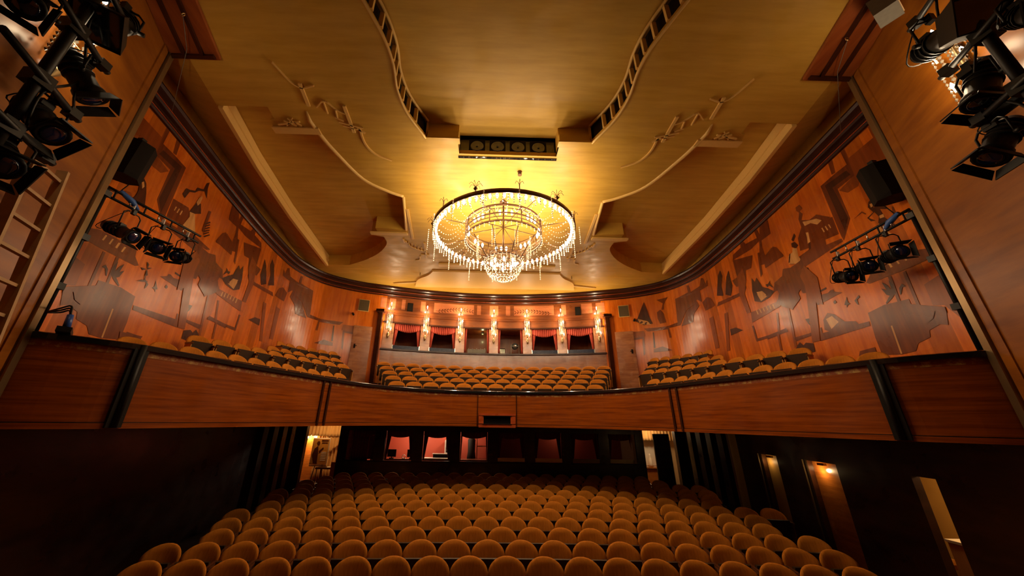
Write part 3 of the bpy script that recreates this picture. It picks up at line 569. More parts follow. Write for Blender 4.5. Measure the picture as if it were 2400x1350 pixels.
# ---------------------------------------------------------------- splayed proscenium walls and their soffits
def pil(y, off=0.0):
    n = Vector((-1, .43)).normalized(); return Vector((5.65 - .43 * (3.96 - y), y)) + n * off
for sg in (-1, 1):
    m = MB(); a, b = pil(3.96), pil(-.6); na = Vector((1, -.43)).normalized() * .25
    if sg < 0: pass
    pts = [(a.x, a.y), (b.x, b.y), (b.x + na.x, b.y + na.y), (a.x + na.x, a.y)]
    lo = [m.bm.verts.new((sg * x, y, -2.72)) for x, y in pts]; hi = [m.bm.verts.new((sg * x, y, 5.6)) for x, y in pts]
    for i in range(4): m.face([lo[i], lo[(i + 1) % 4], hi[(i + 1) % 4], hi[i]])
    struct(m.build('wall_stage_' + SIDE[sg], M['pillar']))
    m = MB(); p = pil(3.90, .02); m.box((sg * p.x, p.y, 2.2), (.05, .10, 6.6), rz=sg * -.40); struct(m.build('trim_19', M['edge_metal']))
    m = MB(); q = pil(3.78, .006); m.box((sg * q.x, q.y, 2.2), (.02, .12, 6.6), rz=sg * -.40); struct(m.build('trim_20', M['pillar']))
    # wooden soffit panel above
    m = MB(); s0 = [(pil(3.96).x, 3.96), (4.86, 3.97), (4.5, 2.75), (4.05, 1.2), (3.7, -.2), (pil(-.2).x - .0, -.2)]
    s0 = [(5.66, 3.96), (4.86, 3.97), (4.5, 2.78), (4.02, 1.2), (3.6, -.2), (3.9, -.2)]
    riser(m, [(sg * x, y) for x, y in s0], 5.44, 5.6); tess(m, [[(sg * x, y) for x, y in s0]], 5.44); sof = struct(m.build('ceiling_soffit_' + SIDE[sg], M['soffit_wood'], recalc=False))
    m = MB()
    for f in (.26, .62):
        m.bar((sg * (4.86 + (5.66 - 4.86) * f), 3.86, 5.42), (sg * (3.6 + (3.9 - 3.6) * f + .25 * f), -.2, 5.42), .05, .05)
    m.bar((sg * 5.6, 3.9, 5.42), (sg * 4.9, 3.9, 5.42), .06, .05); struct(m.build('trim_21', M['cornice']))
    h = thing('ceiling_hook', '%s brass hook with a thin wire on the %s wooden ceiling panel' % (('small', 'left') if sg < 0 else ('small', 'right')), 'hook', (sg * 4.86, 3.25, 5.41))
    m = MB(); m.tube([Vector((sg * 4.86, 3.25, 5.42)) + Vector((.03 * math.cos(t), 0, -.05 - .03 * math.sin(t))) for t in [i * .9 for i in range(7)]], .008, 6); m.build('hook_ring', M['brass'], h)
    m = MB(); e = wall_pt(1.6, 5.2, sg, .2); m.tube([(sg * 4.86, 3.25, 5.36), (sg * 5.2, 3.75, 5.36), e], .004, 5); m.build('wire', M['grey'], h)

# ---------------------------------------------------------------- balcony: front, rail, floor, steps
RAIL_HALF = catmull([(5.70, 3.93), (5.38, 4.22), (5.05, 4.70), (4.83, 5.6), (4.60, 6.6), (4.32, 7.4), (4.02, 8.2), (3.50, 9.10), (2.72, 9.92), (1.55, 10.5), (0, 10.7)], 6)
RAIL = [tuple(p) for p in RAIL_HALF] + [(-p[0], p[1]) for p in reversed(RAIL_HALF[:-1])]
def ztop(y): return .89 - .055 * max(0, min(1, (y - 7.4) / 3.2))
def zbot(y): return -.16 + .01 * max(0, min(1, (y - 7.4) / 3.2))
def front_strip(mb, sec, path=None):       # section z runs 0 (bottom) .. 1 (top); a tuple (f, dz) adds metres
    path = path or RAIL; n = len(path); rows = []
    for i, p in enumerate(path):
        a, b = Vector(path[max(i - 1, 0)]), Vector(path[min(i + 1, n - 1)]); t = (b - a).normalized(); nn = Vector((-t.y, t.x))
        zt, zb = ztop(p[1]), zbot(p[1])
        rows.append([mb.bm.verts.new((p[0] + nn.x * o, p[1] + nn.y * o, zb + (zt - zb) * f + dz)) for o, f, dz in sec])
    k0 = len(sec)
    for A, B in zip(rows, rows[1:]):
        for k in range(k0): mb.face([A[k], A[(k + 1) % k0], B[(k + 1) % k0], B[k]])
    mb.face(rows[0][::-1]); mb.face(rows[-1])
m = MB(); front_strip(m, [(0, 0, .075), (0, 1, -.05), (-.08, 1, -.05), (-.08, 0, .075)]); front_strip(m, [(.015, 0, 0), (.015, 0, .065), (-.08, 0, .065), (-.08, 0, 0)])
struct(m.build('wall_balcony_front', M['parapet']))
m = MB(); front_strip(m, [(.003, 1, -.155), (.003, 1, -.085), (0, 1, -.085), (0, 1, -.155)]); struct(m.build('trim_22', M['speckled']))
m = MB(); front_strip(m, [(.05, 1, -.075), (.055, 1, -.01), (.03, 1, 0), (-.15, 1, 0), (-.16, 1, -.06)]); front_strip(m, [(.012, 0, .064), (.012, 0, .076), (-.02, 0, .076), (-.02, 0, .064)]); struct(m.build('trim_23', M['rail']))
RC = Curve(RAIL)
def rail_s(y, sg):
    best = min(range(len(RAIL)), key=lambda i: abs(RAIL[i][1] - y) + (9 if RAIL[i][0] * sg < 0 else 0)); return RC.s[best]
for sg in (-1, 1):
    p, d = RC.at(rail_s(4.72, sg)); nn = Vector((-d.y, d.x)); m = MB()
    q = p + nn * .05; m.cyl((q.x, q.y, .88), (q.x, q.y, -.15), .035, seg=10); m.box((p.x + nn.x * .02, p.y + nn.y * .02, .36), (.16, .05, 1.02), rz=math.atan2(d.y, d.x)); struct(m.build('trim_24', M['black']))  # flat black board behind the pipe stands for its shadow
    p, d = RC.at(rail_s(8.2, sg)); nn = Vector((-d.y, d.x)); m = MB()
    for o in (-.09, .09):
        q = p + d * o + nn * .012; m.box((q.x, q.y, .355), (.045, .05, 1.0), rz=math.atan2(d.y, d.x))
    struct(m.build('trim_25', M['cornice']))
    m = MB(); m.box((sg * .57, 10.62, .35), (.022, .04, .93)); struct(m.build('trim_26', M['cornice']))
# glazed projection window in the middle of the front
pw = thing('projection_window', 'red framed glass window low in the middle of the balcony front', 'window box', (0, 10.62, -.13))
m = MB()
for c, s in (((0, 10.60, .17), (1.06, .14, .07)), ((0, 10.60, -.12), (1.06, .14, .10)), ((-.46, 10.60, .03), (.14, .14, .24)), ((.46, 10.60, .03), (.14, .14, .24))): m.box(c, s)
m.build('frame', M['red_wood'], pw)
m = MB(); m.box((0, 10.60, .035), (.80, .02, .23)); m.build('glass', M['glass_dark'], pw)
m = MB(); m.box((0, 10.52, .145), (.84, .03, .012)); m.box((0, 10.52, -.075), (.84, .03, .012)); m.build('edge_strip', M['chrome'], pw)
# slab, stepped tiers, aisle steps
wall_in = [tuple(WALL.at(WALL.len * i / 40)[0]) for i in range(41)]
slab = [(x, y + (.07 if abs(x) < 3 else 0)) for x, y in RAIL] + [(-x, y) for x, y in wall_in] + list(reversed(back_arc))[1:-1] + [(x, y) for x, y in reversed(wall_in)]
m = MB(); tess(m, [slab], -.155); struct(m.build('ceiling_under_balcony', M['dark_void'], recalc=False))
m = MB(); tess(m, [slab], .10); struct(m.build('floor_balcony', M['carpet'], recalc=False))
# ---------------------------------------------------------------- stalls floor, lower walls, doorways
m = MB(); v = [m.bm.verts.new(p) for p in ((-9.6, -1, -2.74), (9.6, -1, -2.74), (9.6, 5.6, -2.74), (-9.6, 5.6, -2.74), (9.6, 18.5, -2.58), (-9.6, 18.5, -2.58))]
m.face([v[0], v[1], v[2], v[3]]); m.face([v[3], v[2], v[4], v[5]]); struct(m.build('floor', M['carpet']))
def fz(y): return -2.74 + max(0, y - 5.6) * .16 / 12.9
LOWER = Curve([tuple(WALL.at(s)[0]) for s in [.0 + 8.5 * i / 30 for i in range(31)]] + [(7.46, 12.6), (7.55, 13.6), (7.6, 14.6)])
def lower_piece(mb, s0, s1, z0, z1, sg):
    n = max(1, int((s1 - s0) / .4)); pts = [LOWER.at(s0 + (s1 - s0) * i / n)[0] for i in range(n + 1)]
    e = 1 if sg > 0 else -1
    mb.strip([(sg * p.x, p.y) for p in pts], [(0, z0), (0, z1), (-.12 * e, z1), (-.12 * e, z0)])
OPEN = [(2.72, 3.12), (4.74, 5.60), (6.68, 7.28)]
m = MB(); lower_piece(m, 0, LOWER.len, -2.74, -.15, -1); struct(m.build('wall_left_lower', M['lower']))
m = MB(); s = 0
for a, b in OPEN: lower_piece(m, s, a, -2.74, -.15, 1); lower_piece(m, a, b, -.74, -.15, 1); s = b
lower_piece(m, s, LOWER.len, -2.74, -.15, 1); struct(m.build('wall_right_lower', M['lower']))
for sg in (-1, 1):       # dark pilasters toward the rear
    m = MB()
    for y in (11.9, 12.55, 13.2, 13.85):
        x = 7.42 + (y - 11.6) * .06; m.box((sg * (x - .08), y, -1.42), (.2, .26, 2.55))
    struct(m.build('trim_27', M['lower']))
# lit side corridor behind the three openings
m = MB(); m.box((8.75, 7.0, -1.5), (.1, 9.0, 2.6)); m.box((8.0, 2.6, -1.5), (1.6, .1, 2.6)); m.box((8.0, 11.4, -1.5), (1.6, .1, 2.6)); struct(m.build('wall_corridor', M['corridor']))
m = MB(); m.box((8.0, 7.0, -.2), (1.9, 9.0, .08)); struct(m.build('ceiling_corridor', M['cream']))
for k, (a, b) in enumerate(OPEN[1:]):
    pa, pb = LOWER.at(a)[0], LOWER.at(b)[0]
    m = MB(); off = Vector((.16, -.02))
    if k == 0: m.bar((pa.x + .15, pa.y - .05, -1.72), (pb.x + .16, pb.y + .18, -1.72), .05, 1.98)
    else: m.bar((pa.x + .15, pa.y - .05, -1.72), (pb.x + .16, pb.y + .18, -1.72), .05, 1.98)
    d = struct(m.build('door_%d' % (3 + k), (M['door_wood'], M['corridor'])[k]))
    m = MB(); q = LOWER.at(b + .10)[0]; m.box((q.x - .04, q.y, -1.72), (.03, .03, 1.98)); m.build('door_edge', M['edge_metal'], d)
    lm = thing('corridor_lamp', ['small warm lamp over the amber door leaf in the right side wall', 'small warm lamp over the olive door leaf further back in the right wall'][k], 'lamp', ((pa.x + pb.x) / 2 - .02, (pa.y + pb.y) / 2, -.80))
    m = MB(); m.box(((pa.x + pb.x) / 2 + .02, (pa.y + pb.y) / 2, -.78), (.07, .16, .05)); m.build('shade', M['brass'], lm)
    lamp('lamp_light', ((pa.x + pb.x) / 2 + .02, (pa.y + pb.y) / 2 + .16, -.92), (5.5, 1.6)[k], lm, (1, .64, .28), .035)
lm = thing('table_lamp', 'warm table lamp glowing on the small table beyond the narrow right doorway', 'lamp', (8.2, 6.4, -1.82))
m = MB(); m.lathe([(.07, 0), (.07, .02), (.012, .03), (.012, .3)], (8.2, 6.4, -1.82)); m.build('base', M['brass'], lm)
m = MB(); m.lathe([(.16, .28), (.10, .50), (.09, .50), (.15, .28)], (8.2, 6.4, -1.82)); m.build('shade', M['cream_cloth'], lm)
lamp('lamp_light', (8.2, 6.4, -1.18), 34, lm, (1, .62, .24), .06)
tb = thing('side_table', 'small table under a cloth in the corridor beyond the right doorway', 'table', (8.15, 6.5, -2.74))
m = MB(); m.box((8.15, 6.5, -1.84), (.7, 1.1, .04)); m.build('tabletop', M['white'], tb)
m = MB(); m.box((8.15, 6.5, -2.15), (.66, 1.06, .58)); m.build('cloth', M['cream_cloth'], tb)
for dx in (-.28, .28):
    for dy in (-.48, .48): m = MB(); m.cyl((8.15 + dx, 6.5 + dy, -2.74), (8.15 + dx, 6.5 + dy, -1.86), .02, seg=8); m.build('leg', M['arm_wood'], tb)
cl = thing('corridor_fill_lamp', 'round warm fill lamp added inside the right side corridor', 'lamp', (7.55, 5.3, -.24)); m = MB(); m.lathe([(.12, -.06), (.14, 0)], (7.55, 5.3, -.24)); m.build('lamp_shade', M['bulb_soft'], cl); lamp('lamp_light', (7.55, 5.3, -.42), 16, cl, (1, .66, .30), .1)  # fill lamp added to brighten the table cloth in the corridor
ch = thing('corridor_chair', 'cream rounded chair standing by the cloth covered corridor table', 'chair', (8.1, 7.4, -2.74))
m = MB(); m.box((8.1, 7.4, -2.28), (.45, .45, .07)); m.build('seat', M['cream_cloth'], ch)
m = MB(); m.cloth(lambda u, v: Vector((8.1 - .22 + .44 * u, 7.62 - .06 * math.sin(math.pi * u), -2.25 + v * .62 * (.75 + .25 * math.sin(math.pi * u)))), 10, 6); m.build('backrest', M['cream_cloth'], ch, solid=.04)
for dx in (-.2, .2):
    for dy in (-.2, .2): m = MB(); m.cyl((8.1 + dx, 7.4 + dy, -2.74), (8.1 + dx, 7.4 + dy, -2.3), .018, seg=8); m.build('leg', M['arm_wood'], ch)

# rear wall of the stalls: eight windows, two doorways
LY = 14.6; LW = [-5.1 + 1.457 * i for i in range(8)]
m = MB(); edges = [-5.95]
for c in LW: edges += [c - .53, c + .53]
edges.append(5.95)
for a, b in zip(edges[0::2], edges[1::2]): m.box(((a + b) / 2, LY + .1, -.95), (b - a, .2, 1.1))
m.box((0, LY + .1, -2.1), (11.9, .2, 1.24)); m.box((0, LY + .1, -.27), (11.9, .2, .28))
for sg in (-1, 1): m.box((sg * 7.5, LY + .1, -1.45), (.5, .2, 2.6)); m.box((sg * 6.6, LY + .1, -.2), (1.4, .2, .12))
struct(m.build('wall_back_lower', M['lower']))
m = MB()
for c in LW: m.box((c, LY - .02, -1.47), (1.12, .06, .03))
struct(m.build('trim_28', M['black']))
# rooms behind: red booth, closed boxes, foyers
for q, sz in (((-2.45, 16.6, -1.4), (5.0, .1, 2.6)), ((-4.9, 15.7, -1.4), (.1, 1.7, 2.6)), ((-.05, 15.7, -1.4), (.1, 1.7, 2.6))): struct(MB().box(q, sz).build('wall_booth', M['red_paint']))
m = MB(); m.box((-2.45, 15.7, -.12), (5.0, 1.9, .08)); struct(m.build('ceiling_booth', M['cream']))
m = MB(); m.box((2.9, 15.9, -1.4), (5.9, .1, 2.6)); m.box((2.9, 15.3, -.12), (6.2, 1.3, .08)); struct(m.build('wall_boxes_lower', M['red_paint']))
m = MB(); m.box((-5.4, 15.3, -1.4), (1.2, .1, 2.6)); struct(m.build('wall_box_end', M['dark_void']))
for sg in (-1, 1):
    m = MB(); m.box((sg * 7.6, 17.6, -1.3), (4.4, .1, 2.9)); m.box((sg * 5.55, 16.1, -1.3), (.1, 3.0, 2.9)); m.box((sg * 9.5, 16.1, -1.3), (.1, 3.0, 2.9)); struct(m.build('wall_foyer_' + SIDE[sg], M['cream'] if sg > 0 else M['door_wood']))
    m = MB(); m.box((sg * 7.6, 16.1, .05), (4.2, 3.1, .1)); struct(m.build('ceiling_foyer_' + SIDE[sg], M['cream']))

def pleats(mb, x0, x1, ztop_f, zbot_f, y, n, amp=.03, nu=60, nv=6, dx=None):
    mb.cloth(lambda u, v: Vector((x0 + (x1 - x0) * u + (dx(u, v) if dx else 0), y + amp * math.sin(u * n * 2 * math.pi), zbot_f(u) + (ztop_f(u) - zbot_f(u)) * v)), nu, nv)
# left foyer
c = thing('foyer_curtain', 'cream pleated curtain hanging at the end of the left foyer', 'curtain', (-7.2, 17.3, -2.6)); m = MB(); pleats(m, -8.0, -6.0, lambda u: -.1, lambda u: -2.6, 17.35, 14, .05, 120); m.build('drape', M['cream_cloth'], c, solid=.01)
m = MB(); pleats(m, -8.4, -5.9, lambda u: .0, lambda u: -.75 , 17.1, 16, .03, 120); m.build('pelmet', M['cream_cloth'], c, solid=.01)
m = MB(); pleats(m, -7.6, -6.0, lambda u: -.7, lambda u: -1.75 + 1.0 * math.sin(u * math.pi / 2), 17.2, 10, .03, 80); m.build('swag', M['cream_cloth'], c, solid=.01)
c = thing('wall_lamp', 'bright two armed wall lamp high on the left foyer wall', 'lamp', (-8.55, 17.5, -.95))
m = MB(); m.box((-8.55, 17.5, -.95), (.08, .06, .2)); m.tube([(-8.55, 17.48, -1.0), (-8.5, 17.38, -1.1), (-8.45, 17.36, -1.0)], .012, 6); m.build('bracket', M['brass'], c)
m = MB(); m.lathe([(.05, 0), (.09, .16), (.08, .16), (.04, 0)], (-8.5, 17.36, -.95)); m.build('lamp_shade', M['bulb_soft'], c); lamp('lamp_light', (-8.3, 17.2, -.8), 60, c, (1, .66, .30), .08)
lamp('foyer_light', (-7.2, 16.0, -.15), 34, c, (1, .66, .30), .1)
e = thing('easel', 'dark wooden easel standing in the left foyer doorway', 'easel', (-7.4, 16.4, -2.6))
for a, b in (((-7.55, 16.35, -2.6), (-7.35, 16.4, -.9)), ((-7.1, 16.35, -2.6), (-7.25, 16.4, -.9)), ((-7.3, 16.9, -2.6), (-7.3, 16.45, -.9))): m = MB(); m.bar(a, b, .04, .03); m.build('leg', M['arm_wood'], e)
m = MB(); m.box((-7.32, 16.3, -1.86), (.7, .08, .04)); m.build('tray', M['arm_wood'], e)
p = thing('theatre_poster', 'framed theatre poster with a standing dark figure on the easel in the left foyer', 'poster', (-7.32, 16.28, -1.83))
m = MB(); m.box((-7.32, 16.30, -1.31), (.72, .03, 1.04)); m.build('frame', M['white'], p)
m = MB(); m.box((-7.32, 16.28, -1.31), (.66, .02, .98)); m.build('sheet', M['side_fabric'], p)
m = MB(); y = 16.265
for q in ([(-7.50, -1.78), (-7.62, -1.45), (-7.55, -1.2), (-7.42, -1.1), (-7.38, -1.3), (-7.36, -1.78)], [(-7.44, -1.08), (-7.50, -1.0), (-7.46, -.92), (-7.38, -.92), (-7.35, -1.0), (-7.38, -1.08)], [(-7.36, -1.3), (-7.2, -1.15), (-7.17, -1.2), (-7.34, -1.4)], [(-7.3, -.86), (-7.02, -.86), (-7.02, -.92), (-7.3, -.92)], [(-7.28, -.96), (-7.04, -.96), (-7.04, -1.0), (-7.28, -1.0)]): m.poly([(x, y, z) for x, z in q])
m.build('picture', M['inlay_black'], p, solid=.004)
m = MB(); [m.box((-7.14, 16.266, -1.35 - .06 * i), (.22, .004, .02)) for i in range(6)]; m.build('printed_lines', M['paper'], p)
t = thing('foyer_table', 'small dark table with a paper on it in the left foyer', 'table', (-6.75, 16.2, -2.6)); m = MB(); m.box((-6.8, 16.2, -1.92), (.9, .5, .06)); m.build('tabletop', M['arm_wood'], t)
for dx in (-.4, .4):
    for dy in (-.2, .2): m = MB(); m.cyl((-6.8 + dx, 16.2 + dy, -2.6), (-6.8 + dx, 16.2 + dy, -1.94), .02, seg=8); m.build('leg', M['arm_wood'], t)
m = MB(); m.box((-6.72, 16.1, -1.882), (.2, .28, .012), rz=.3); tag(m.build('paper_sheet', M['paper']), 'white paper sheet lying on the dark foyer table', 'paper')
c = thing('foyer_chair', 'orange backed chair beside the dark foyer table', 'chair', (-6.15, 15.6, -2.6)); m = MB(); m.box((-6.2, 15.6, -1.95), (.56, .06, .62)); m.build('backrest', M['orange'], c); m = MB(); m.box((-6.2, 15.85, -2.22), (.5, .48, .08)); m.build('seat', M['orange'], c)
for dx in (-.22, .22):
    for dy in (.04, .44): m = MB(); m.cyl((-6.2 + dx, 15.6 + dy, -2.6), (-6.2 + dx, 15.6 + dy, -2.2), .018, seg=8); m.build('leg', M['arm_wood'], c)
# right foyer
c = thing('foyer_pelmet', 'cream gathered pelmet at the top of the right foyer doorway', 'curtain', (7.0, 17.0, -.8)); m = MB(); pleats(m, 6.2, 8.6, lambda u: .0, lambda u: -.72, 17.0, 16, .03, 120); m.build('pelmet', M['cream_cloth'], c, solid=.01)
c = thing('wall_notice', 'large white notice sheet on the wall of the right foyer', 'notice', (7.3, 17.5, -1.9)); m = MB(); m.box((7.3, 17.52, -1.28), (1.3, .03, 1.05)); m.build('sheet', M['white'], c); m = MB(); m.box((6.95, 17.5, -.92), (.12, .02, .18)); m.build('emblem', M['grey'], c)
c = thing('foyer_cabinet', 'wooden cabinet against the wall of the right foyer', 'cabinet', (7.3, 17.2, -2.6)); m = MB(); m.box((7.3, 17.25, -2.2), (1.3, .5, .7)); m.box((7.3, 17.22, -1.84), (1.4, .58, .05)); m.build('body', M['door_wood'], c)
m = MB(); m.lathe([(.09, 0), (.10, .10), (.07, .34), (.03, .42), (.05, .48), (.03, .54)], (7.25, 17.1, -1.815)); tag(m.build('statuette', M['white']), 'white statuette standing on the right foyer cabinet', 'statuette')
c = thing('foyer_lamp', 'warm ceiling lamp inside the right foyer', 'lamp', (7.0, 16.2, -.02)); m = MB(); m.lathe([(.12, -.06), (.14, 0)], (7.0, 16.2, -.02)); m.build('lamp_shade', M['bulb_soft'], c); lamp('lamp_light', (7.0, 16.2, -.2), 34, c, (1, .70, .38), .1)
m = MB(); m.box((6.62, 14.55, -1.47), (.62, .05, 2.2), rz=.12); d = struct(m.build('door_5', M['lower'])); m = MB(); m.box((6.93, 14.52, -1.47), (.03, .06, 2.2)); m.build('door_edge', M['edge_metal'], d)
# lower window curtains
LN = ['leftmost', 'second', 'third', 'fourth', 'fifth', 'sixth', 'seventh', 'last']
for i, cx in enumerate(LW):
    c = thing('window_curtain', 'dark red curtain in the %s lower window behind the stalls, counted from the left' % LN[i], 'curtain', (cx, LY + .2, -1.4), 'lower window curtains')
    m = MB(); pleats(m, cx - .52, cx + .52, lambda u: -.40, lambda u: -.66 + .10 * (2 * u - 1) ** 2, LY + .16, 9, .02, 50, 3); m.build('valance', M['dark_red_cloth'], c, solid=.008)
    if i == 0:
        g = 0
        m = MB(); pleats(m, cx - .52 + g, cx + .52, lambda u: -.45, lambda u: -1.44, LY + .24, 10, .025, 60, 3); m.build('drape', M['dark_red_cloth'], c, solid=.008)
    else:
        for sg in (-1, 1):
            m = MB(); wd = (.16 if i != 3 else .05)
            m.cloth(lambda u, v: Vector((cx + sg * (.52 - wd * u * (.35 + .9 * v)), LY + .18 + .015 * math.sin(u * 18), -1.44 + 1.0 * v)), 16, 5); m.build('drape', M['dark_red_cloth'], c, solid=.008)
    if i >= 4:
        gp = tag(MB().box((cx, LY + .05, -1.38), (1.04, .015, .13)).build('glass_ledge', M['edge_metal'] if i > 5 else M['chrome']), 'low glass panel along the sill of the %s lower window from the left' % LN[i], 'glass panel', 'lower window glass panels')
lb = thing('box_lamp', 'added dim lamp behind the red lower windows right of the middle', 'lamp', (2.9, 15.4, -.2)); m = MB(); m.lathe([(.05, -.06), (.07, 0)], (2.9, 15.4, -.17)); m.build('shade', M['grey'], lb); lamp('lamp_light', (2.9, 15.35, -.34), 3.5, lb, (1, .70, .45), .06)  # lamp added so the red wall behind these windows shows dimly
# booth contents
lb = thing('booth_lamp', 'small bright clip lamp at the top right of the second lower window', 'lamp', (-3.1, 15.1, -.5)); m = MB(); m.lathe([(.03, 0), (.06, .1)], (-3.1, 15.1, -.55), (0.3, .3, -1)); m.build('shade', M['chrome'], lb); m = MB(); m.cyl((-3.1, 15.1, -.56), (-3.1, 15.1, -.16), .012); m.build('stem', M['black'], lb); lamp('lamp_light', (-3.25, 15.4, -.55), 55, lb, (1, .76, .55), .05)
lb = thing('booth_ceiling_lamp', 'lamp on the booth ceiling behind the third lower window', 'lamp', (-1.5, 15.6, -.17)); m = MB(); m.lathe([(.10, -.05), (.12, 0)], (-1.5, 15.6, -.17)); m.build('lamp_shade', M['bulb_soft'], lb); lamp('lamp_light', (-1.5, 15.6, -.35), 34, lb, (1, .78, .60), .06)
tb = thing('booth_desk', 'dark desk standing along the lit booth windows', 'desk', (-2.4, 15.2, -2.6)); m = MB(); m.box((-2.4, 15.2, -1.46), (4.6, .5, .05)); m.build('desktop', M['arm_wood'], tb)
for dx in (-2.2, 0, 2.2): m = MB(); m.box((-2.4 + dx, 15.2, -2.04), (.06, .45, 1.12)); m.build('leg', M['arm_wood'], tb)
for x, lab in ((-3.98, 'black monitor at the left of the second lower window'), (-3.2, 'black monitor at the right of the second lower window')):
    t = thing('desk_monitor', lab, 'monitor', (x, 15.1, -1.43), 'booth monitors'); m = MB(); m.box((x, 15.1, -1.24), (.34, .04, .27)); m.build('screen', M['black_plastic'], t); m = MB(); m.box((x, 15.12, -1.42), (.16, .12, .03)); m.cyl((x, 15.12, -1.42), (x, 15.12, -1.3), .02); m.build('stand', M['black_plastic'], t)
m = MB(); m.tube([Vector((-3.5, 15.1, -1.36)) + Vector((.06 * math.cos(a), 0, .06 * math.sin(a))) for a in [i * .5 for i in range(13)]], .014, 6); m.box((-3.5, 15.12, -1.43), (.12, .08, .03)); tag(m.build('headphones', M['white']), 'pale headphones lying between the two booth monitors', 'headphones')
t = thing('mixing_desk', 'mixing desk with a pale raised rear in the third lower window', 'mixing desk', (-2.2, 15.05, -1.43)); m = MB(); m.box((-2.2, 15.05, -1.41), (.96, .36, .05)); m.build('body', M['white'], t); m = MB(); m.box((-2.05, 15.18, -1.33), (.6, .10, .14)); m.build('meter_bridge', M['black_plastic'], t); m = MB(); m.box((-2.05, 15.18, -1.25), (.66, .14, .025)); m.build('top_edge', M['white'], t)
t = thing('booth_cabinet', 'white glazed cabinet seen in the third lower window', 'cabinet', (-1.75, 16.3, -2.6)); m = MB(); m.box((-1.75, 16.3, -1.7), (.5, .4, 1.8)); m.build('body', M['white'], t); m = MB(); m.box((-1.75, 16.08, -1.02), (.38, .03, .46)); m.build('pane', M['glass_dark'], t)
t = thing('booth_shelf', 'open wooden shelf seen in the fourth lower window', 'shelf', (-.35, 16.0, -2.6)); m = MB(); [m.box((-.35, 16.0, z), (.55, .3, .03)) for z in (-1.5, -1.0, -.6)]; m.box((-.62, 16.0, -1.6), (.03, .3, 2.0)); m.box((-.09, 16.0, -1.6), (.03, .3, 2.0)); m.build('frame', M['edge_metal'], t)
t = thing('coat_stand', 'dark coat hanging on a stand seen in the fourth lower window', 'coat stand', (-.85, 15.9, -2.6)); m = MB(); m.cyl((-.85, 15.9, -2.6), (-.85, 15.9, -.55), .02); m.build('pole', M['black'], t); m = MB(); m.lathe([(.06, 1.95), (.16, 1.85), (.15, 1.4), (.22, .9), (.2, .9)], (-.85, 15.9, -2.6)); m.build('coat', M['black_plastic'], t)

# ---------------------------------------------------------------- theatre seats (local frame: faces -y, floor at z = 0)
def seat_meshes():
    d = {}
    m = MB(); NU, NV = 12, 10
    def hw(z): return .273 * math.sqrt(max(.0, 1 - ((z - .69) / .1925) ** 2.35)) ** .95 if z > .69 else .273 - (.69 - z) * .25
    F, Bk = [], []
    for j in range(NV + 1):
        z = .54 + .34 * (1 - (1 - j / NV) ** 1.5); h = hw(min(z, .8799)); rf, rb = [], []
        for i in range(NU + 1):
            u = -1 + 2 * i / NU; x = u * h; y0 = .03 + .24 * (z - .54) - .085 * (x / .273) ** 2; e = (1 - u * u) ** .5 if abs(u) < 1 else 0
            edge = min(1, (1 - j / NV) * 3 + .15)
            rf.append(m.bm.verts.new((x, y0 - .008 - .030 * e * edge, z))); rb.append(m.bm.verts.new((x, y0 + .012 + .020 * e * edge, z)))
        F.append(rf); Bk.append(rb)
    m.smooth = True
    for j in range(NV):
        for i in range(NU): m.face([F[j][i], F[j][i + 1], F[j + 1][i + 1], F[j + 1][i]], True); m.face([Bk[j][i + 1], Bk[j][i], Bk[j + 1][i], Bk[j + 1][i + 1]], True)
    rim = [(F[j][0], Bk[j][0]) for j in range(NV + 1)] + [(F[NV][i], Bk[NV][i]) for i in range(1, NU + 1)] + [(F[j][NU], Bk[j][NU]) for j in range(NV - 1, -1, -1)] + [(F[0][i], Bk[0][i]) for i in range(NU - 1, 0, -1)]
    for a, b in zip(rim, rim[1:] + rim[:1]): m.face([a[0], b[0], b[1], a[1]], True)
    d['backrest'] = (m, 'velvet')
    m = MB(); R = Matrix.Rotation(math.radians(12), 4, 'X'); m.box((0, -.130, .51), (.455, .03, .42), R); m.box((0, -.088, .50), (.43, .05, .40), R); d['seat'] = (m, 'seat_wood')
    m = MB(); m.lathe([(.011, 0), (.011, .008), (.006, .012)], (0, -.128, .66), (0, -1, .2), 10); d['number_plate'] = (m, 'plate')
    for k, sx in (('armrest', -1), ('armrest2', 1)):
        m = MB(); m.smooth = False
        pr = [(-.28, .64), (-.25, .672), (.0, .688), (.03, .675), (.03, .652), (-.24, .637)]
        a = [m.bm.verts.new((sx * .246 - .021, y, z)) for y, z in pr]; b = [m.bm.verts.new((sx * .246 + .021, y, z)) for y, z in pr]
        for i in range(6): m.face([a[i], a[(i + 1) % 6], b[(i + 1) % 6], b[i]])
        m.face(a[::-1]); m.face(b); d[k] = (m, 'arm_wood')
    for k, sx in (('side_panel', -1), ('side_panel2', 1)):
        m = MB(); m.box((sx * .250, -.11, .32), (.024, .26, .64)); d[k] = (m, 'side_fabric')
    for k, sx in (('arm_stand', -1), ('arm_stand2', 1)):
        m = MB(); m.box((sx * .246, -.12, .668), (.042, .30, .034)); m.box((sx * .250, -.11, .325), (.024, .26, .65)); d[k] = (m, 'arm_wood')
    return {k: (mb.build('seat_proto_' + k, M[mt])) for k, (mb, mt) in d.items()}
PROTO = seat_meshes()
MESH = {k: o.data for k, o in PROTO.items()}
for k, o in list(PROTO.items()): MESH[k].name = 'theatre_' + k.rstrip('2'); bpy.data.objects.remove(o)
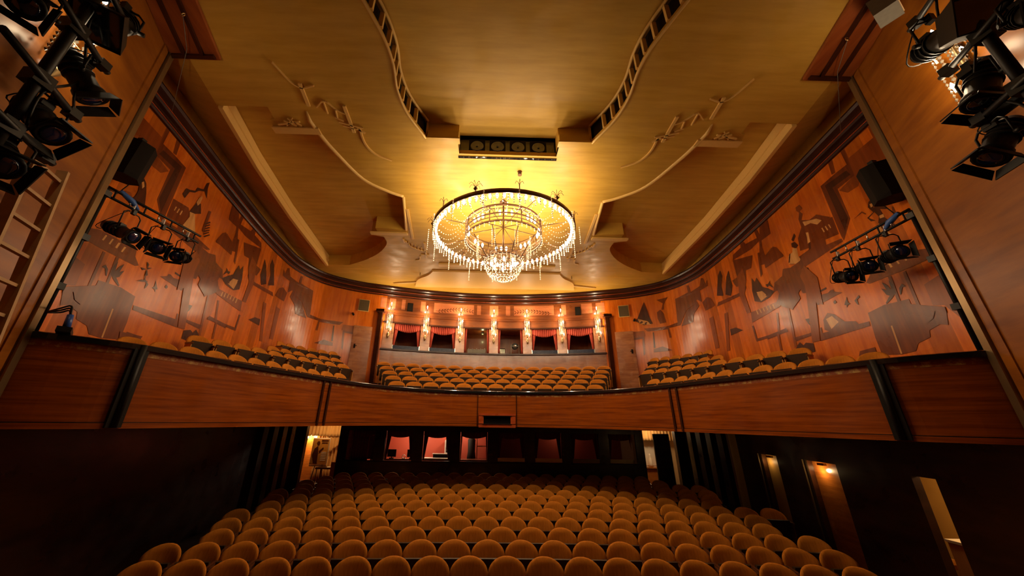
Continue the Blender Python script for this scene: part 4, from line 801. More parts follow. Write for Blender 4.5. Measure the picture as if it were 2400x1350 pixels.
def place_seat(name, loc, rz, label, group, parts, sc=(1, 1, 1)):
    t = thing(name, label, 'theatre seat', loc, group); t.rotation_euler.z = rz; t.scale = sc; par = {}
    for k in parts:
        o = bpy.data.objects.new(k.rstrip('2'), MESH[k]); COL.objects.link(o); o.parent = par['seat'] if k == 'number_plate' else t; par[k] = o
    return t
FULL = ['backrest', 'seat', 'armrest', 'armrest2', 'side_panel', 'side_panel2']
FAR = ['backrest', 'seat', 'arm_stand', 'arm_stand2']
ROWS = [(19, -.03, .542), (20, -.02, .545), (20, .25, .542), (20, -.03, .545), (21, 0, .547), (22, .52, .548), (21, -.06, .546), (22, 0, .550), (22, .32, .551), (23, .28, .546), (21, 0, .546), (20, 0, .546)]
for k, (n, cx, sp) in enumerate(ROWS):
    Y = 6.04 + .705 * k
    for i in range(n):
        x = cx + (i - (n - 1) / 2) * sp; y = Y - .012 * x * x - .075
        place_seat('stalls_seat', (x, y, fz(y)), math.atan2(-.024 * x, 1), 'mustard velvet stalls seat, %s from the left end of the %s row from the stage' % (ORD[i + 1], ORD[k + 1]), 'stalls seats', FULL if k < 5 else FAR, (1, 1, (-1.84 + .009 * k - fz(y)) / .88))
# balcony, middle block on curved tiers
BFULL = ['backrest', 'seat', 'number_plate', 'armrest', 'armrest2', 'side_panel', 'side_panel2']
for k in range(5):
    n = 13 + k; Y = 11.8 + .58 * k; zt = 1.16 + .228 * k; zb = zt - .84; hx = n * .265 + .12
    xs = [hx - 2 * hx * i / 20 for i in range(21)]
    m = MB(); m.strip([(x, Y - .04 * x * x) for x in xs], [(.38, .08), (.38, zb), (-.34, zb), (-.34, .08)]); struct(m.build('floor_tier', M['carpet']))
    for i in range(n):
        x = (i - (n - 1) / 2) * .53; y = Y - .04 * x * x - .07
        place_seat('balcony_seat', (x, y, zb), math.atan2(-.08 * x, 1), 'tan balcony seat, %s from the left in the %s row of the middle block' % (ORD[i + 1], ORD[k + 1]), 'balcony seats', BFULL, (.97, 1, .955))
# balcony, side blocks
SB = [(1.22, 12, [(6.35, 5.55), (5.98, 6.3), (5.70, 6.9), (5.45, 7.6), (5.17, 8.4), (4.9, 9.36), (4.41, 10.27)]), (1.62, 10, [(6.62, 7.15), (6.25, 7.9), (5.90, 8.8), (5.52, 9.75), (5.08, 10.65), (4.72, 11.2)]),
      (2.00, 6, [(6.78, 10.1), (6.42, 11.0), (5.85, 11.9), (5.50, 12.4)]), (2.33, 6, [(7.08, 11.0), (6.85, 11.7), (6.4, 12.35), (5.87, 12.95)])]
for sg in (-1, 1):
    for k, (zt, n, pts) in enumerate(SB):
        cv = Curve(catmull([(sg * x, y) for x, y in pts], 8)); zb = zt - .86
        path = [tuple(cv.at(cv.len * i / 24)[0]) for i in range(25)]
        e = sg
        m = MB(); m.strip(path, [(e * .42, .08), (e * .42, zb), (e * -.26, zb), (e * -.26, .08)]); struct(m.build('floor_tier', M['carpet']))
        for i in range(n):
            p, d = cv.at(cv.len * (i + .5) / n); f = Vector((-sg * d.y, sg * d.x)) * 1.0; p = p + f * .02
            place_seat('balcony_seat', (p.x, p.y, zb), math.atan2(f.x, -f.y), 'tan balcony seat, %s from the stage end in the %s row of the %s block' % (ORD[i + 1], ORD[k + 1], SIDE[sg]), 'balcony seats', BFULL, (min(.93, cv.len / n / .54), .95, .975))
    m = MB()      # red carpeted aisle steps between the blocks
    for i in range(6): m.box((sg * 3.98, 10.75 + i * .5, .16 + i * .12 - .06), (.62, .52, .24 + i * .24 * .0))
    struct(m.build('floor_aisle_steps', M['red_carpet']))
    m = MB()
    for i in range(6): m.box((sg * 3.98, 10.75 + i * .5 - .255, .22 + i * .12), (.62, .02, .03))
    struct(m.build('trim_29', M['step_edge']))

# ---------------------------------------------------------------- upper box windows: curtains, glass ledges, contents
WN = ['leftmost', 'second', 'third', 'fourth', 'fifth', 'rightmost']
for i, (a, b) in enumerate(zip(PIER, PIER[1:])):
    cx = (a + b) / 2; y = by(cx); th = math.atan2(-.0724 * cx, 1); w2 = .55; full = i in (0, 1, 4, 5)
    c = thing('box_curtain', 'red gathered curtain framing the %s box window above the balcony%s' % (WN[i], '' if full else ', side drapes only'), 'curtain', (cx, y, 3.3), 'box window curtains')
    def loc(x, dy, z, cx=cx, y=y, th=th): return Vector((cx + x * math.cos(th) - dy * math.sin(th), y + x * math.sin(th) + dy * math.cos(th), z))
    if full:
        m = MB(); m.cloth(lambda u, v: loc(-w2 + 2 * w2 * u, .03 + .022 * math.sin(u * 2 * math.pi * 14), (3.86 - v * (.20 + .15 * math.sin(math.pi * u) ** .8))), 84, 5); m.build('valance', M['red_cloth'], c, solid=.01)
    for sg in (-1, 1):
        m = MB(); wt = .20 if full else .10
        m.cloth(lambda u, v: loc(sg * (w2 - u * (wt * (.25 + .75 * v ** 1.2) if full else wt * (.7 + .3 * v))), .07 + .018 * math.sin(u * 2 * math.pi * 4), 2.80 + 1.06 * v), 24, 8); m.build('drape', M['red_cloth'], c, solid=.01)
    if full:
        g = thing('glass_ledge', 'low glass ledge with painted blue glints across the %s box window' % WN[i], 'glass panel', loc(0, -.06, 2.76), 'box window glass ledges')
        m = MB(); m.box(loc(0, -.05, 2.84), (1.08, .02, .15), rz=th); m.build('pane', M['painted_glints'], g)
        for sg in (-1, 1): m = MB(); m.box(loc(sg * .555, -.05, 2.85), (.025, .04, .17), rz=th); m.build('end_clip', M['chrome'], g)
t = thing('desk_console', 'lighting console with small glints in the third box window', 'console', (-.75, 15.1, 2.76)); m = MB(); m.box((-.75, 15.12, 2.86), (.8, .2, .16)); m.build('body', M['grey'], t)
for i in range(9): m = MB(); m.ball((-1.1 + i * .088, 14.99, 2.96 - .05 * (i % 2)), .012, 6); m.build('pilot_lamp', M['plate'], t)
t = thing('box_lamp', 'dim lamp inside the third box window', 'lamp', (-.5, 15.9, 3.9)); m = MB(); m.lathe([(.03, -.12), (.08, 0)], (-.5, 15.9, 3.93)); m.build('shade', M['grey'], t); lamp('lamp_light', (-.5, 15.85, 3.72), 3, t, (.9, .85, .35), .04)
t = thing('follow_spot', 'round fronted follow spot standing in the fourth box window', 'spotlight', (.98, 15.2, 2.69))
m = MB(); m.lathe([(.07, -.35), (.11, -.3), (.12, -.02), (.145, 0), (.145, .04), (.11, .04)], (.98, 15.35, 3.17), (0, -1, -.05)); m.build('body', M['black'], t)
m = MB(); m.lathe([(.10, 0), (.06, .02), (.01, .03)], (.98, 15.33, 3.17), (0, -1, -.05)); m.build('lens', M['chrome'], t)
for x in (.80, 1.16): m = MB(); m.box((x, 15.32, 2.98), (.025, .05, .56)); m.build('stand_leg', M['grey'], t)
m = MB(); m.box((.98, 15.3, 3.17), (.38, .03, .03)); m.build('yoke', M['grey'], t)
t = thing('button_panel', 'small panel with rows of pale buttons in the fourth box window', 'control panel', (.40, 15.2, 2.69)); m = MB(); m.box((.40, 15.25, 2.86), (.26, .04, .36)); m.build('face', M['black_plastic'], t)
m = MB(); [m.box((.31 + .06 * i, 15.225, 2.80 + .06 * j), (.03, .012, .03)) for i in range(4) for j in range(4)]; m.build('buttons', M['plate'], t)

# ---------------------------------------------------------------- wall lights
def drops(mb, p, n, r, step, taper=0):
    for i in range(n): mb.octa((p[0], p[1], p[2] - i * step), r * (1 - taper * i / max(1, n)), step * .48)
def sconce(x, y, z0, z1, nrm, label, group, power, nb, halfw=.13):
    nrm = Vector((nrm[0], nrm[1], 0)).normalized(); t3 = Vector((-nrm.y, nrm.x, 0)); base = Vector((x, y, 0))
    T = thing('crystal_sconce', label, 'wall light', (x, y, z0), group); P = lambda s, o, z: base + t3 * s + nrm * o + Vector((0, 0, z))
    H = z1 - z0
    m = MB(); m.tube([P(0, .03, z0 + .05), P(0, .03, z1 - .08)], .018, 8); m.box(P(0, .012, z0 + H * .5), (.09, .02, H * .5), rz=math.atan2(t3.y, t3.x)); m.build('stem', M['gold'], T)
    m = MB(); m.lathe([(.005, 0), (.05, .05), (.03, .09), (.07, .16), (.045, .22), (.02, .26)], P(0, .05, z0), seg=10); m.ball(P(0, .05, z0 + .01), .022, 8); m.build('finial', M['gold'], T)
    m = MB()
    for s in (-.8, -.3, .3, .8):
        for o in (.05, .12): drops(m, P(s * halfw, o, z1 - H * (.20 + .06 * abs(s))), int(H * .60 / .06), .016, .06)
    o = m.build('crystal_drops', M['crystal_drop'], T); o['kind'] = 'stuff'
    m = MB()
    for f in (.22, .40, .58, .74): m.tube([P(-halfw, .08, z0 + H * f), P(0, .14, z0 + H * f - .03), P(halfw, .08, z0 + H * f)], .008, 5)
    m.build('arms', M['gold'], T)
    for i in range(nb):
        s = (-1 if i % 2 else 1) * halfw * .7 if i < nb - 1 else 0; z = z0 + H * (.24 + .70 * i / (nb - 1))
        m = MB(); m.lathe([(.004, -.035), (.018, -.02), (.022, .0), (.014, .03), (.002, .06)], P(s, .10, z), seg=8); b = m.build('bulb', M['bulb'], T)
        m = MB(); m.cyl(P(s, .10, z - .10), P(s, .10, z - .035), .012, seg=8); m.build('candle_sleeve', M['white'], T)
    [lamp('sconce_light', P(0, .30, z0 + H * f), power * .33, T, WARM, .06) for f in (.86, .60, .34)]
SN = ['first', 'second', 'third', 'middle', 'fifth', 'sixth', 'last']
for i, c in enumerate(PIER): sconce(c, by(c) - .05, 3.20, 4.80, (-.0724 * c, -1), 'gilt crystal wall light, %s from the left on the piers between the balcony box windows' % SN[i], 'pier sconces', 58, 5)
for sg in (-1, 1):
    q = pil(2.55, .03); sconce(sg * q.x, q.y, 3.15, 4.55, (-sg, .43), 'gilt crystal wall light glowing behind the %s stage lighting rig' % SIDE[sg], 'stage sconces', 30, 5, .2)

# ---------------------------------------------------------------- chandelier
CH = Vector((0, 7.62, 4.40)); c = thing('chandelier', 'huge round crystal chandelier hanging from the gold ceiling', 'chandelier', (0, 7.62, CZ))
def cp(r, a, z): return Vector((r * math.cos(a), 7.62 + r * math.sin(a), z))
def ring(r, z, n=48): return [cp(r, 2 * math.pi * i / n, z) for i in range(n)]
m = MB(); m.cyl((0, 7.62, 5.5), (0, 7.62, 3.7), .022); m.lathe([(.10, 0), (.10, .03), (.03, .10)], (0, 7.62, 5.39)); m.build('rod', M['bronze'], c)
def band(mb, r, z0, z1, t=.03, n=64):
    A = [[mb.bm.verts.new(cp(rr, 2 * math.pi * i / n, z)) for rr, z in ((r, z0), (r, z1), (r - t, z1), (r - t, z0))] for i in range(n)]
    for i in range(n):
        for k in range(4): mb.face([A[i][k], A[i][(k + 1) % 4], A[(i + 1) % n][(k + 1) % 4], A[(i + 1) % n][k]], True)
m = MB(); band(m, 1.80, 4.40, 4.50); m.build('outer_ring', M['bronze'], c)
m = MB(); band(m, .98, 4.66, 4.70); band(m, .98, 4.24, 4.28); band(m, .98, 4.44, 4.46, .015)
for i in range(8):
    a = 2 * math.pi * (i + .5) / 8; m.cyl(cp(.965, a, 4.25), cp(.965, a, 4.68), .016, seg=6); m.cyl(cp(.965, a, 4.66), cp(.03, a, 4.66), .010, seg=6); m.cyl(cp(.97, a, 4.5), cp(1.78, a, 4.46), .010, seg=6); m.cyl(cp(.80, a, 4.27), cp(.44, a, 3.72), .014, seg=6)
m.build('drum_frame', M['bronze'], c)
m = MB()
for i in range(8):      # fret work between the drum posts
    for f0, f1, z in ((.15, .5, 4.58), (.5, .85, 4.36), (.3, .7, 4.47)):
        m.tube([cp(.972, 2 * math.pi * (i + .5 + f0 + (f1 - f0) * k / 4) / 8, z) for k in range(5)], .008, 5)
    for f in (.15, .3, .5, .7, .85): m.cyl(cp(.972, 2 * math.pi * (i + .5 + f) / 8, 4.36), cp(.972, 2 * math.pi * (i + .5 + f) / 8, 4.58), .007, seg=5)
band(m, .976, 4.352, 4.368, .012); band(m, .976, 4.572, 4.588, .012); band(m, .976, 4.462, 4.478, .012); m.build('fretwork', M['bronze'], c)
m = MB(); band(m, .47, 3.68, 3.72); band(m, .34, 3.86, 3.88, .015); m.build('bowl_ring', M['bronze'], c)
bm_mesh = None
NB = 70
for i in range(NB):
    a = 2 * math.pi * i / NB
    if bm_mesh is None:
        m = MB(); m.lathe([(.010, .06), (.026, .03), (.030, -.01), (.020, -.05), (.004, -.08)], (0, 0, 0), seg=8); o = m.build('bulb', M['bulb'], None); bm_mesh = o.data; o.parent = c; o.location = cp(1.70, a, 4.40) - c.location
    else: o = bpy.data.objects.new('bulb', bm_mesh); COL.objects.link(o); o.parent = c; o.location = cp(1.70, a, 4.40) - c.location
for i in range(24):
    o = bpy.data.objects.new('bulb', bm_mesh); COL.objects.link(o); o.parent = c; o.location = cp(.90, 2 * math.pi * (i // 3 + .30 + .2 * (i % 3)) / 8 + .4, 4.52) - c.location
for i in range(8):
    o = bpy.data.objects.new('bulb', bm_mesh); COL.objects.link(o); o.parent = c; o.location = cp(.30, 2 * math.pi * i / 8, 3.62) - c.location
m = MB()
for i in range(96): p = cp(1.77, 2 * math.pi * i / 96, 4.37); drops(m, p, 3 + i % 2, .018, .06)
for i in range(48): p = cp(.975, 2 * math.pi * i / 48, 4.22); drops(m, p, 2, .014, .055)
for i in range(8):
    for da in (-.05, .05): drops(m, cp(.70, 2 * math.pi * (i + .5) / 8 + da, 4.22), 9, .014, .055)
o = m.build('crystal_fringe', M['crystal'], c); o['kind'] = 'stuff'
m = MB()
for i in range(16):
    a = 2 * math.pi * (i + .3) / 16; p = cp(1.88, a, 4.40)
    for k in range(9 + i % 3): m.octa(p - Vector((0, 0, .055 * k)), .017, .024)
for i in range(36):
    a = 2 * math.pi * i / 36
    for k in range(1, 13):
        f = k / 13; m.octa(cp(.98 + f * .76, a, 4.66 - .20 * f - .30 * math.sin(math.pi * f)), .014)
o = m.build('bead_strings', M['crystal'], c); o['kind'] = 'stuff'
m = MB()
for i in range(30):
    a = 2 * math.pi * i / 30
    for k in range(9):
        f = k / 9; m.octa(cp(.47 * math.cos(f * 1.35), a + .06 * (k % 2), 3.68 - .50 * math.sin(f * 1.5)), .017, .026)
for i in range(14):
    for k in range(5): m.octa(cp(.30, 2 * math.pi * i / 14, 3.84 - .06 * k), .015, .026)
o = m.build('crystal_bowl', M['crystal'], c); o['kind'] = 'stuff'
for i in range(12):      # palm like sprays standing on the outer ring
    a = 2 * math.pi * (i + .25) / 12; m = MB(); big = i % 2 == 0
    m.cyl(cp(1.79, a, 4.50), cp(1.79, a, 4.62), .012, seg=6)
    if big: m.lathe([(.02, 0), (.05, .05), (.02, .09)], cp(1.79, a, 4.52), seg=8)
    for k in range(7 if big else 4):
        b = 2 * math.pi * k / (7 if big else 4); r = .15 if big else .09; p0 = cp(1.79, a, 4.60)
        m.tube([p0 + Vector((r * f * math.cos(b), r * f * math.sin(b), .26 * f - .22 * f * f * f)) for f in (0, .35, .7, 1.0)], .006, 5)
    m.build('palm_spray', M['bronze'], c)
for i in range(14): lamp('ring_light', cp(1.62, 2 * math.pi * (i + .5) / 14, 4.36), 30, c, WARM, .07)
for i in range(4): lamp('drum_light', cp(.78, 2 * math.pi * (i + .5) / 4, 4.45), 30, c, WARM, .07)
lamp('bowl_light', (0, 7.62, 3.5), 40, c, WARM, .10)

# ---------------------------------------------------------------- stage lanterns, booms, bars
def frame_from(aim):
    f = Vector(aim).normalized(); x = f.cross(Vector((0, 0, 1))).normalized(); u = x.cross(f); return f, x, u
def lantern(label, hook, aim, sc=1.0, group='stage lanterns', drop=.34, hood=False, doors=True, long=1.0, tagc=False, dl=1.0):
    hook = Vector(hook); f, x, u = frame_from(aim); c = hook - Vector((0, 0, drop * sc))
    T = thing('stage_lantern', label, 'stage light', tuple(hook), group)
    m = MB(); m.lathe([(.03 * sc, -.30 * long * sc), (.085 * sc, -.28 * long * sc), (.10 * sc, -.16 * long * sc), (.105 * sc, .10 * sc), (.125 * sc, .13 * sc), (.125 * sc, .20 * sc), (.10 * sc, .20 * sc)], c, f, 16)
    for k in range(4): m.lathe([(.118 * sc, 0), (.118 * sc, .012 * sc)], c - f * ((.05 + .055 * k) * sc * long), f, 16)
    m.box(c - f * .18 * sc + u * .10 * sc, (.10 * sc, .10 * sc, .06 * sc)); m.build('body', M['black'], T)
    m = MB(); m.lathe([(.098 * sc, .0), (.07 * sc, .018 * sc), (.004 * sc, .026 * sc)], c + f * .195 * sc, f, 18); m.build('lens', M['lens'], T)
    if hood:
        m = MB(); s0, s1 = .13 * sc, .17 * sc; A = [c + f * .16 * sc + x * a * s0 + u * b * s0 for a, b in ((1, 1), (-1, 1), (-1, -1), (1, -1))]; B = [c + f * .42 * sc + x * a * s1 + u * b * s1 for a, b in ((1, 1), (-1, 1), (-1, -1), (1, -1))]
        va = [m.bm.verts.new(p) for p in A]; vb = [m.bm.verts.new(p) for p in B]; vi = [m.bm.verts.new(c + f * .42 * sc + (p - c - f * .42 * sc) * .93) for p in B]; vd = [m.bm.verts.new(p + (p - c - f * .42 * sc) * -.08 - f * .03 * sc) for p in B]
        m.face(va); [m.face([P0[i], P0[(i + 1) % 4], P1[(i + 1) % 4], P1[i]]) for P0, P1 in ((va, vb), (vb, vi), (vi, vd)) for i in range(4)]; m.build('hood', M['black'], T)
        m = MB(); m.poly([p + (p - c - f * .42 * sc) * -.08 - f * .03 * sc for p in B]); m.build('filter', M['lens'], T, solid=.004)
    elif doors:
        for k, (a, b) in enumerate(((x, u), (-x, u), (u, x), (-u, x))):
            m = MB(); o = c + f * .205 * sc + a * .125 * sc; e = o + (f * .11 + a * .06) * sc * dl; h = .115 * sc; g = .15 * sc; n = a.cross(b) * 0 + (a * .11 - f * .075).normalized() * .006 * sc
            q = [o + b * h, o - b * h, e - b * g, e + b * g]; A = [m.bm.verts.new(p + n) for p in q]; B = [m.bm.verts.new(p - n) for p in q]
            m.face(A); m.face(B[::-1]); [m.face([A[i], B[i], B[(i + 1) % 4], A[(i + 1) % 4]]) for i in range(4)]; m.build('barn_door', M['black'], T)
    m = MB(); w0 = .155 * sc; z = Vector((0, 0, 1)); xh = Vector((x.x, x.y, 0)).normalized()
    m.tube([c - xh * w0, c - xh * w0 + z * (drop - .10) * sc, c - xh * (w0 - .05 * sc) + z * (drop - .05) * sc, c + xh * (w0 - .05 * sc) + z * (drop - .05) * sc, c + xh * w0 + z * (drop - .10) * sc, c + xh * w0], .011 * sc, 6)
    m.build('yoke', M['black'], T)
    
    for s in (-1, 1): m = MB(); m.cyl(c + xh * s * w0, c + xh * s * (w0 + .05 * sc), .022 * sc, seg=8); m.build('yoke_knob', M['black'], T)
    m = MB(); m.box(hook - z * .03 * sc, (.05 * sc, .06 * sc, .09 * sc)); m.build('clamp', M['black'], T)
    if tagc: m = MB(); m.box(hook + z * .06 + Vector((.0, -.035, 0)), (.05, .010, .09)); m.build('paper_tag', M['paper'], T)
    m = MB(); b = c - f * .29 * sc * long; m.tube(catmull([b, b - z * .10 * sc - f * .04, b + xh * .12 * sc - z * .06 * sc, hook + xh * .10 * sc - z * .05, hook + z * .02], 4), .006 * sc, 5); m.build('cable', M['black'], T)
    return T
def pipe(name, label, cat, pts, r, knobs=(), mat='black'):
    T = thing(name, label, cat, tuple(pts[0])); m = MB(); m.tube(pts, r, 10); m.build('tube', M[mat], T)
    for k in knobs: m = MB(); m.box(k, (r * 3.2, r * 3.2, r * 3)); m.build('coupler', M['black'], T)
    return T
LW3 = {-1: [(4.50, (.85, .0, -.35), 1.0, 1.5), (4.92, (.75, -.45, -.35), 1.0, 1.2), (5.32, (.35, -.9, -.3), .95, 1.0)], 1: [(4.55, (-.45, -.85, -.12), 1.0, 1.0), (5.02, (-.55, -.8, -.22), 1.0, 1.0), (5.42, (-.30, -.9, -.28), 1.0, 1.0)]}
POS = ['nearest the stage pole', 'in the middle', 'at the outer end']
for sg in (-1, 1):
    sd = SIDE[sg]; px = 5.80 * sg
    pipe('lighting_pole', 'thin black upright pole beside the edge of the %s stage wall' % sd, 'pole', [(px, 4.12, .92), (px, 4.12, 2.98)], .028, [(px, 4.12, 1.5), (px, 4.12, 2.2), (px, 4.12, 2.9)])
    T = thing('ladder_bar', 'black ladder truss bar carrying three lamps before the %s mural' % sd, 'lighting bar', (px, 4.12, 2.9))
    ex = (-5.56 if sg < 0 else 5.96); a = Vector((px, 4.12, 2.88)); b = Vector((ex, 5.50, 2.88))
    for dz in (0, .13): m = MB(); m.cyl(a + Vector((0, 0, dz)), b + Vector((0, 0, dz)), .02, seg=8); m.build('rail', M['black'], T)
    for i in range(7): p = a + (b - a) * ((i + .5) / 7); m = MB(); m.cyl(p, p + Vector((0, 0, .13)), .012, seg=6); m.build('rung', M['chrome'] if i % 2 else M['black'], T)
    m = MB(); q = a + (b - a) * .10; m.tube([q + Vector((0, 0, .16)), q + (b - a) * .12 + Vector((0, 0, .10)), q + (b - a) * .2 + Vector((0, 0, .02))], [.03, .045, .02], 8)
    tag(m.build('blue_cloth_wrap', M['blue_cloth']), 'bright blue cloth wrapped on the pole end of the %s ladder bar' % sd, 'cloth')
    for i, (yy, aim, sc, lg) in enumerate(LW3[sg]):
        t = (yy - 4.12) / 1.38; h = a + (b - a) * t; lantern('black barn door lamp %s of the %s ladder bar' % (POS[i], sd), (h.x, h.y, 2.86), aim, sc * .82, 'ladder bar lamps', .46, long=lg, tagc=True, dl=.7)
    # loudspeaker hung high beside the mural
    c = Vector((6.16 * sg, 4.52, 3.78)); R = Matrix.Rotation(sg * .95, 4, 'Z') @ Matrix.Rotation(-.06, 4, 'X') @ Matrix.Scale(.86, 4)
    T = thing('hanging_speaker', 'black loudspeaker hung high at the stage end of the %s mural' % sd, 'loudspeaker', tuple(c))
    m = MB(); pr = [(-.21, -.20), (.21, -.20), (.24, .05), (.12, .22), (-.12, .22), (-.24, .05)]
    lo = [m.bm.verts.new(c + R @ Vector((x * .9, y, -.36))) for x, y in pr]; hi = [m.bm.verts.new(c + R @ Vector((x, y, .40))) for x, y in pr]; mi = [m.bm.verts.new(c + R @ Vector((x, y, -.28))) for x, y in pr]
    for A, B in ((lo, mi), (mi, hi)): [m.face([A[i], A[(i + 1) % 6], B[(i + 1) % 6], B[i]]) for i in range(6)]
    m.face(lo[::-1]); m.face(hi); m.build('cabinet', M['black_plastic'], T)
    m = MB(); m.box(c + R @ Vector((0, -.21, .02)), (.34, .012, .62), R); m.build('grille', M['black'], T)
    m = MB(); m.bar(c + Vector((0, 0, .44)), c + Vector((sg * .55, .10, .52)), .05, .05); m.bar(c + Vector((0, 0, .38)), c + Vector((0, 0, .48)), .08, .08); m.build('bracket', M['black'], T)
    m = MB(); m.tube([c + Vector((0, .1, -.36)), c + Vector((-sg * .02, .0, -.6)), (px, 4.14, 2.98)], .008, 5); m.build('cable', M['black'], T)
    # small speaker on the frieze ledge, wall vent
    x = sg * 3.72; T = thing('ledge_speaker', 'small black loudspeaker on the frieze ledge near the %s end of the boxes' % sd, 'loudspeaker', (x, by(x) - .1, 4.40)); m = MB(); m.box((x, by(x) - .11, 4.60), (.24, .16, .40), rz=-sg * .26); m.build('cabinet', M['black_plastic'], T); m = MB(); m.box((x - sg * .02, by(x) - .195, 4.60), (.20, .012, .35), rz=-sg * .26); m.build('grille', M['black'], T)
    q = wall_pt(11.68, 4.50, sg, .03); T = thing('vent_panel', 'square pale framed vent panel at the rear end of the %s mural' % sd, 'vent', tuple(q)); p, d = WALL.at(11.68); R2 = Matrix.Rotation(math.atan2(d.y, sg * d.x), 4, 'Z')
    m = MB(); m.box(q, (.44, .03, .52), R2); m.build('frame', M['plaster_edge'], T); m = MB(); m.box(q + Vector((-sg * .012, -.012, 0)), (.39, .03, .47), R2); m.build('grille', M['grille'], T)
    q = wall_pt(11.3, 4.05, sg, .10); T = thing('wall_spot', 'tiny black wall spotlight under the %s vent panel' % sd, 'spotlight', tuple(q)); m = MB(); m.lathe([(.04, -.1), (.045, .08), (.035, .1)], q, (-sg * .4, -.6, -.5), 10); m.build('body', M['black'], T); m = MB(); m.cyl(q, wall_pt(11.3, 4.08, sg, 0), .012); m.build('arm', M['black'], T)
# plug box on the rail at the left pole
T = thing('plug_box', 'black plug box with three blue plugs at the foot of the left lighting pole', 'plug box', (-5.62, 4.02, .89)); m = MB(); m.box((-5.50, 4.16, .925), (.46, .12, .06), rz=-.75); m.build('box', M['black'], T)
for i in range(3): p = Vector((-5.62 + i * .12, 4.26 - i * .10, .95)); m = MB(); m.cyl(p, p + Vector((-.02, 0, .16)), .035, .028, 10); m.build('plug', M['blue_plastic'], T); m = MB(); m.tube(catmull([p + Vector((-.02, 0, .16)), p + Vector((-.06, 0, .27)), p + Vector((-.14, -.02, .24)), Vector((-5.79, 4.12, 1.15))], 4), .010, 6); m.build('lead', M['black'], T)

# rigs on the stage walls
RIG = {-1: dict(boom=(4.50, 2.28), top=5.35, bot=1.75, arms=[3.5, 2.80, 4.15, 2.25]), 1: dict(boom=(4.43, 2.10), top=5.35, bot=2.2, arms=[3.62, 2.92, 4.42])}
HT = ['topmost', 'second', 'third', 'fourth']
for sg in (-1, 1):
    r = RIG[sg]; bx, b_y = r['boom']; sd = SIDE[sg]
    pipe('lighting_boom', 'thick black vertical boom of the %s stage lighting rig' % sd, 'boom', [(sg * bx, b_y, r['bot']), (sg * bx, b_y, r['top'])], .045, [(sg * bx, b_y, z) for z in r['arms']])
    for k, z in enumerate(sorted(r['arms'], reverse=True)):
        d = Vector((sg * .40, .92, 0)); p = Vector((sg * bx, b_y, z)) + Vector((-sg * .06, 0, 0))
        pipe('cross_arm', 'black horizontal arm, %s from the top of the %s boom' % (ORD[k + 1], sd), 'pipe', [p - d * .48, p + d * .50], .030, [p + d * .40])
RL = 'rig lamps'
lantern('large black lamp with square hood high on the left rig', (-4.66, 2.60, 4.42), (.35, -.45, -.80), 1.15, RL, .26, hood=True)
lantern('black lamp with barn doors hanging at the middle of the left rig', (-4.68, 2.62, 3.56), (.40, .45, -.75), 1.05, RL, .30, dl=.75)
lantern('black lamp low on the left rig above the ladder', (-4.60, 2.50, 2.84), (.70, .10, -.65), 1.0, RL, .30, dl=.7)
lantern('lowest black lamp of the left rig', (-4.56, 2.38, 2.30), (.70, -.20, -.60), 1.0, RL, .28, dl=.7)
lantern('black lamp at the stage side of the left rig', (-4.34, 1.90, 3.50), (.6, -.3, -.7), .9, RL, .30, dl=.7)
lantern('large black lamp with square blue filter high on the right rig', (4.58, 2.40, 4.40), (-.40, -.80, -.40), 1.15, RL, .32, hood=True)
lantern('black lamp with barn doors at the middle of the right rig', (4.56, 2.36, 3.56), (-.35, .10, -.85), 1.1, RL, .30, dl=.75)
lantern('lowest black lamp of the right rig', (4.62, 2.50, 2.92), (-.55, .20, -.75), 1.0, RL, .28, dl=.7)
lantern('black lamp at the stage side of the right rig', (4.26, 1.76, 3.66), (-.5, -.5, -.6), .95, RL, .30, dl=.7)
T = thing('work_light', 'grey slatted floodlight fixed beside the right soffit', 'floodlight', (4.78, 2.76, 5.35)); m = MB(); R = Matrix.Rotation(.5, 4, 'Z'); m.box((4.74, 2.72, 5.14), (.30, .22, .26), R); m.build('housing', M['grey'], T)
for i in range(6): m = MB(); m.box(Vector((4.74, 2.72, 5.05 + i * .036)) + R @ Vector((0, -.115, 0)), (.28, .012, .014), R); m.build('slat', M['cream'], T)
m = MB(); m.box((4.78, 2.80, 5.36), (.05, .05, .18)); m.build('bracket', M['black'], T)
for sg in (-1, 1):
    m = MB(); bx, b_y = RIG[sg]['boom']
    m.tube(catmull([(sg * (bx - .05), b_y, 4.6), (sg * (bx + .1), b_y + .22, 4.2), (sg * (bx - .02), b_y + .05, 3.7), (sg * (bx + .12), b_y + .3, 3.2), (sg * (bx - .03), b_y + .05, 2.7), (sg * bx, b_y + .12, 2.2)], 6), .012, 6)
    tag(m.build('looped_cable', M['black']), 'black cable looping down the %s boom' % SIDE[sg], 'cable')

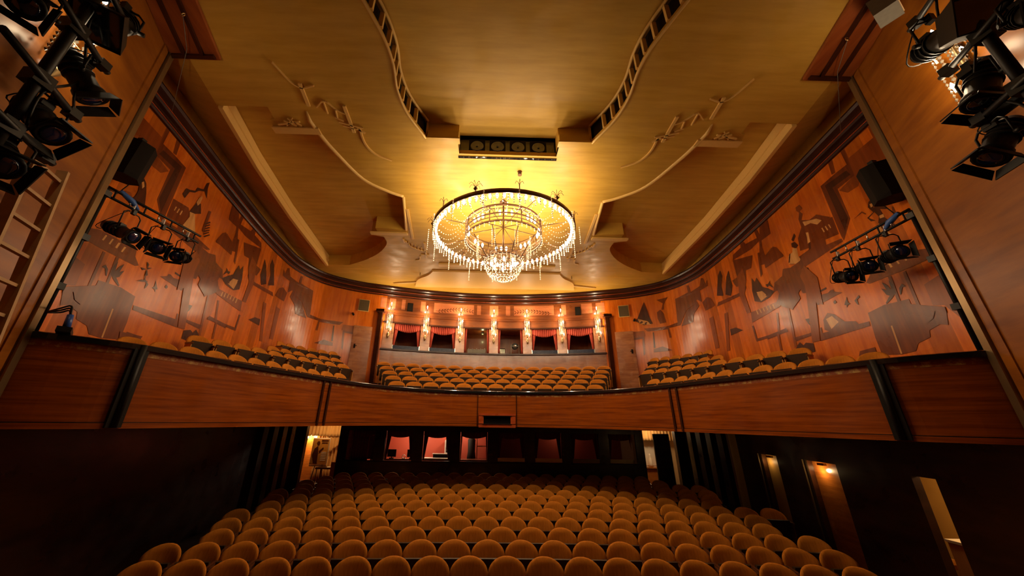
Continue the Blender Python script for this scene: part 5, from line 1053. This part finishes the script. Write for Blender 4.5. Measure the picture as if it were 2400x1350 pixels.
# ladder leaning on the left stage wall
T = thing('wooden_ladder', 'wooden ladder standing against the left stage wall', 'ladder', (-5.1, 2.95, -2.72))
d = Vector((.395, -.919, 0)); n = Vector((.919, .395, 0)); p0 = Vector((-5.22, 3.13, 0))
for k in (0, 1):
    q = p0 + d * .42 * k; m = MB(); m.bar(q + n * .10 + Vector((0, 0, 2.50)), q + n * .55 + Vector((0, 0, -2.72)), .035, .09, n); m.build('rail', M['ladder_wood'], T)
for i in range(17):
    z = 2.36 - i * .30; o = n * (.10 + .45 * (2.5 - z) / 5.22); m = MB(); m.bar(p0 + o + Vector((0, 0, z)), p0 + d * .42 + o + Vector((0, 0, z)), .05, .03); m.build('rung', M['ladder_wood'], T)

# loudspeakers in the ceiling niche
m = MB(); m.box((0, 6.06, 5.74), (2.2, .06, .52)); struct(m.build('ceiling_niche', M['glass_dark']))
for i in range(4):
    x = (i - 1.5) * .46; T = thing('niche_speaker', 'round dark loudspeaker, %s from the left in the ceiling niche' % ORD[i + 1], 'loudspeaker', (x, 6.02, 5.74), 'ceiling niche loudspeakers')
    m = MB(); m.box((x, 6.015, 5.74), (.36, .05, .40)); m.build('cabinet', M['black_plastic'], T)
    m = MB(); m.lathe([(.15, .0), (.15, .02), (.12, .025), (.05, .005), (.03, .02), (.005, .03)], (x, 5.99, 5.74), (0, -1, 0), 20); m.build('cone', M['lens'], T)
for sg in (-1, 1):
    T = thing('smoke_sensor', 'tiny dark hook on the rear ceiling toward the %s' % SIDE[sg], 'ceiling hook', (sg * 3.05, 12.6, CZ)); m = MB(); m.cyl((sg * 3.05, 12.6, CZ), (sg * 3.05, 12.6, CZ - .12), .012, seg=6); m.build('stem', M['bronze'], T)
m = MB(); m.lathe([(.05, 0), (.04, .08), (.06, .1)], (.32, 6.5, CZ - .10), seg=10); tag(m.build('ceiling_socket', M['bronze']), 'small dark socket on the ceiling in front of the chandelier', 'ceiling socket')

# ---------------------------------------------------------------- lift everything so that the stalls floor lies near z = 0
for o in list(S.objects):
    if o.parent is None: o.location.z += EYE
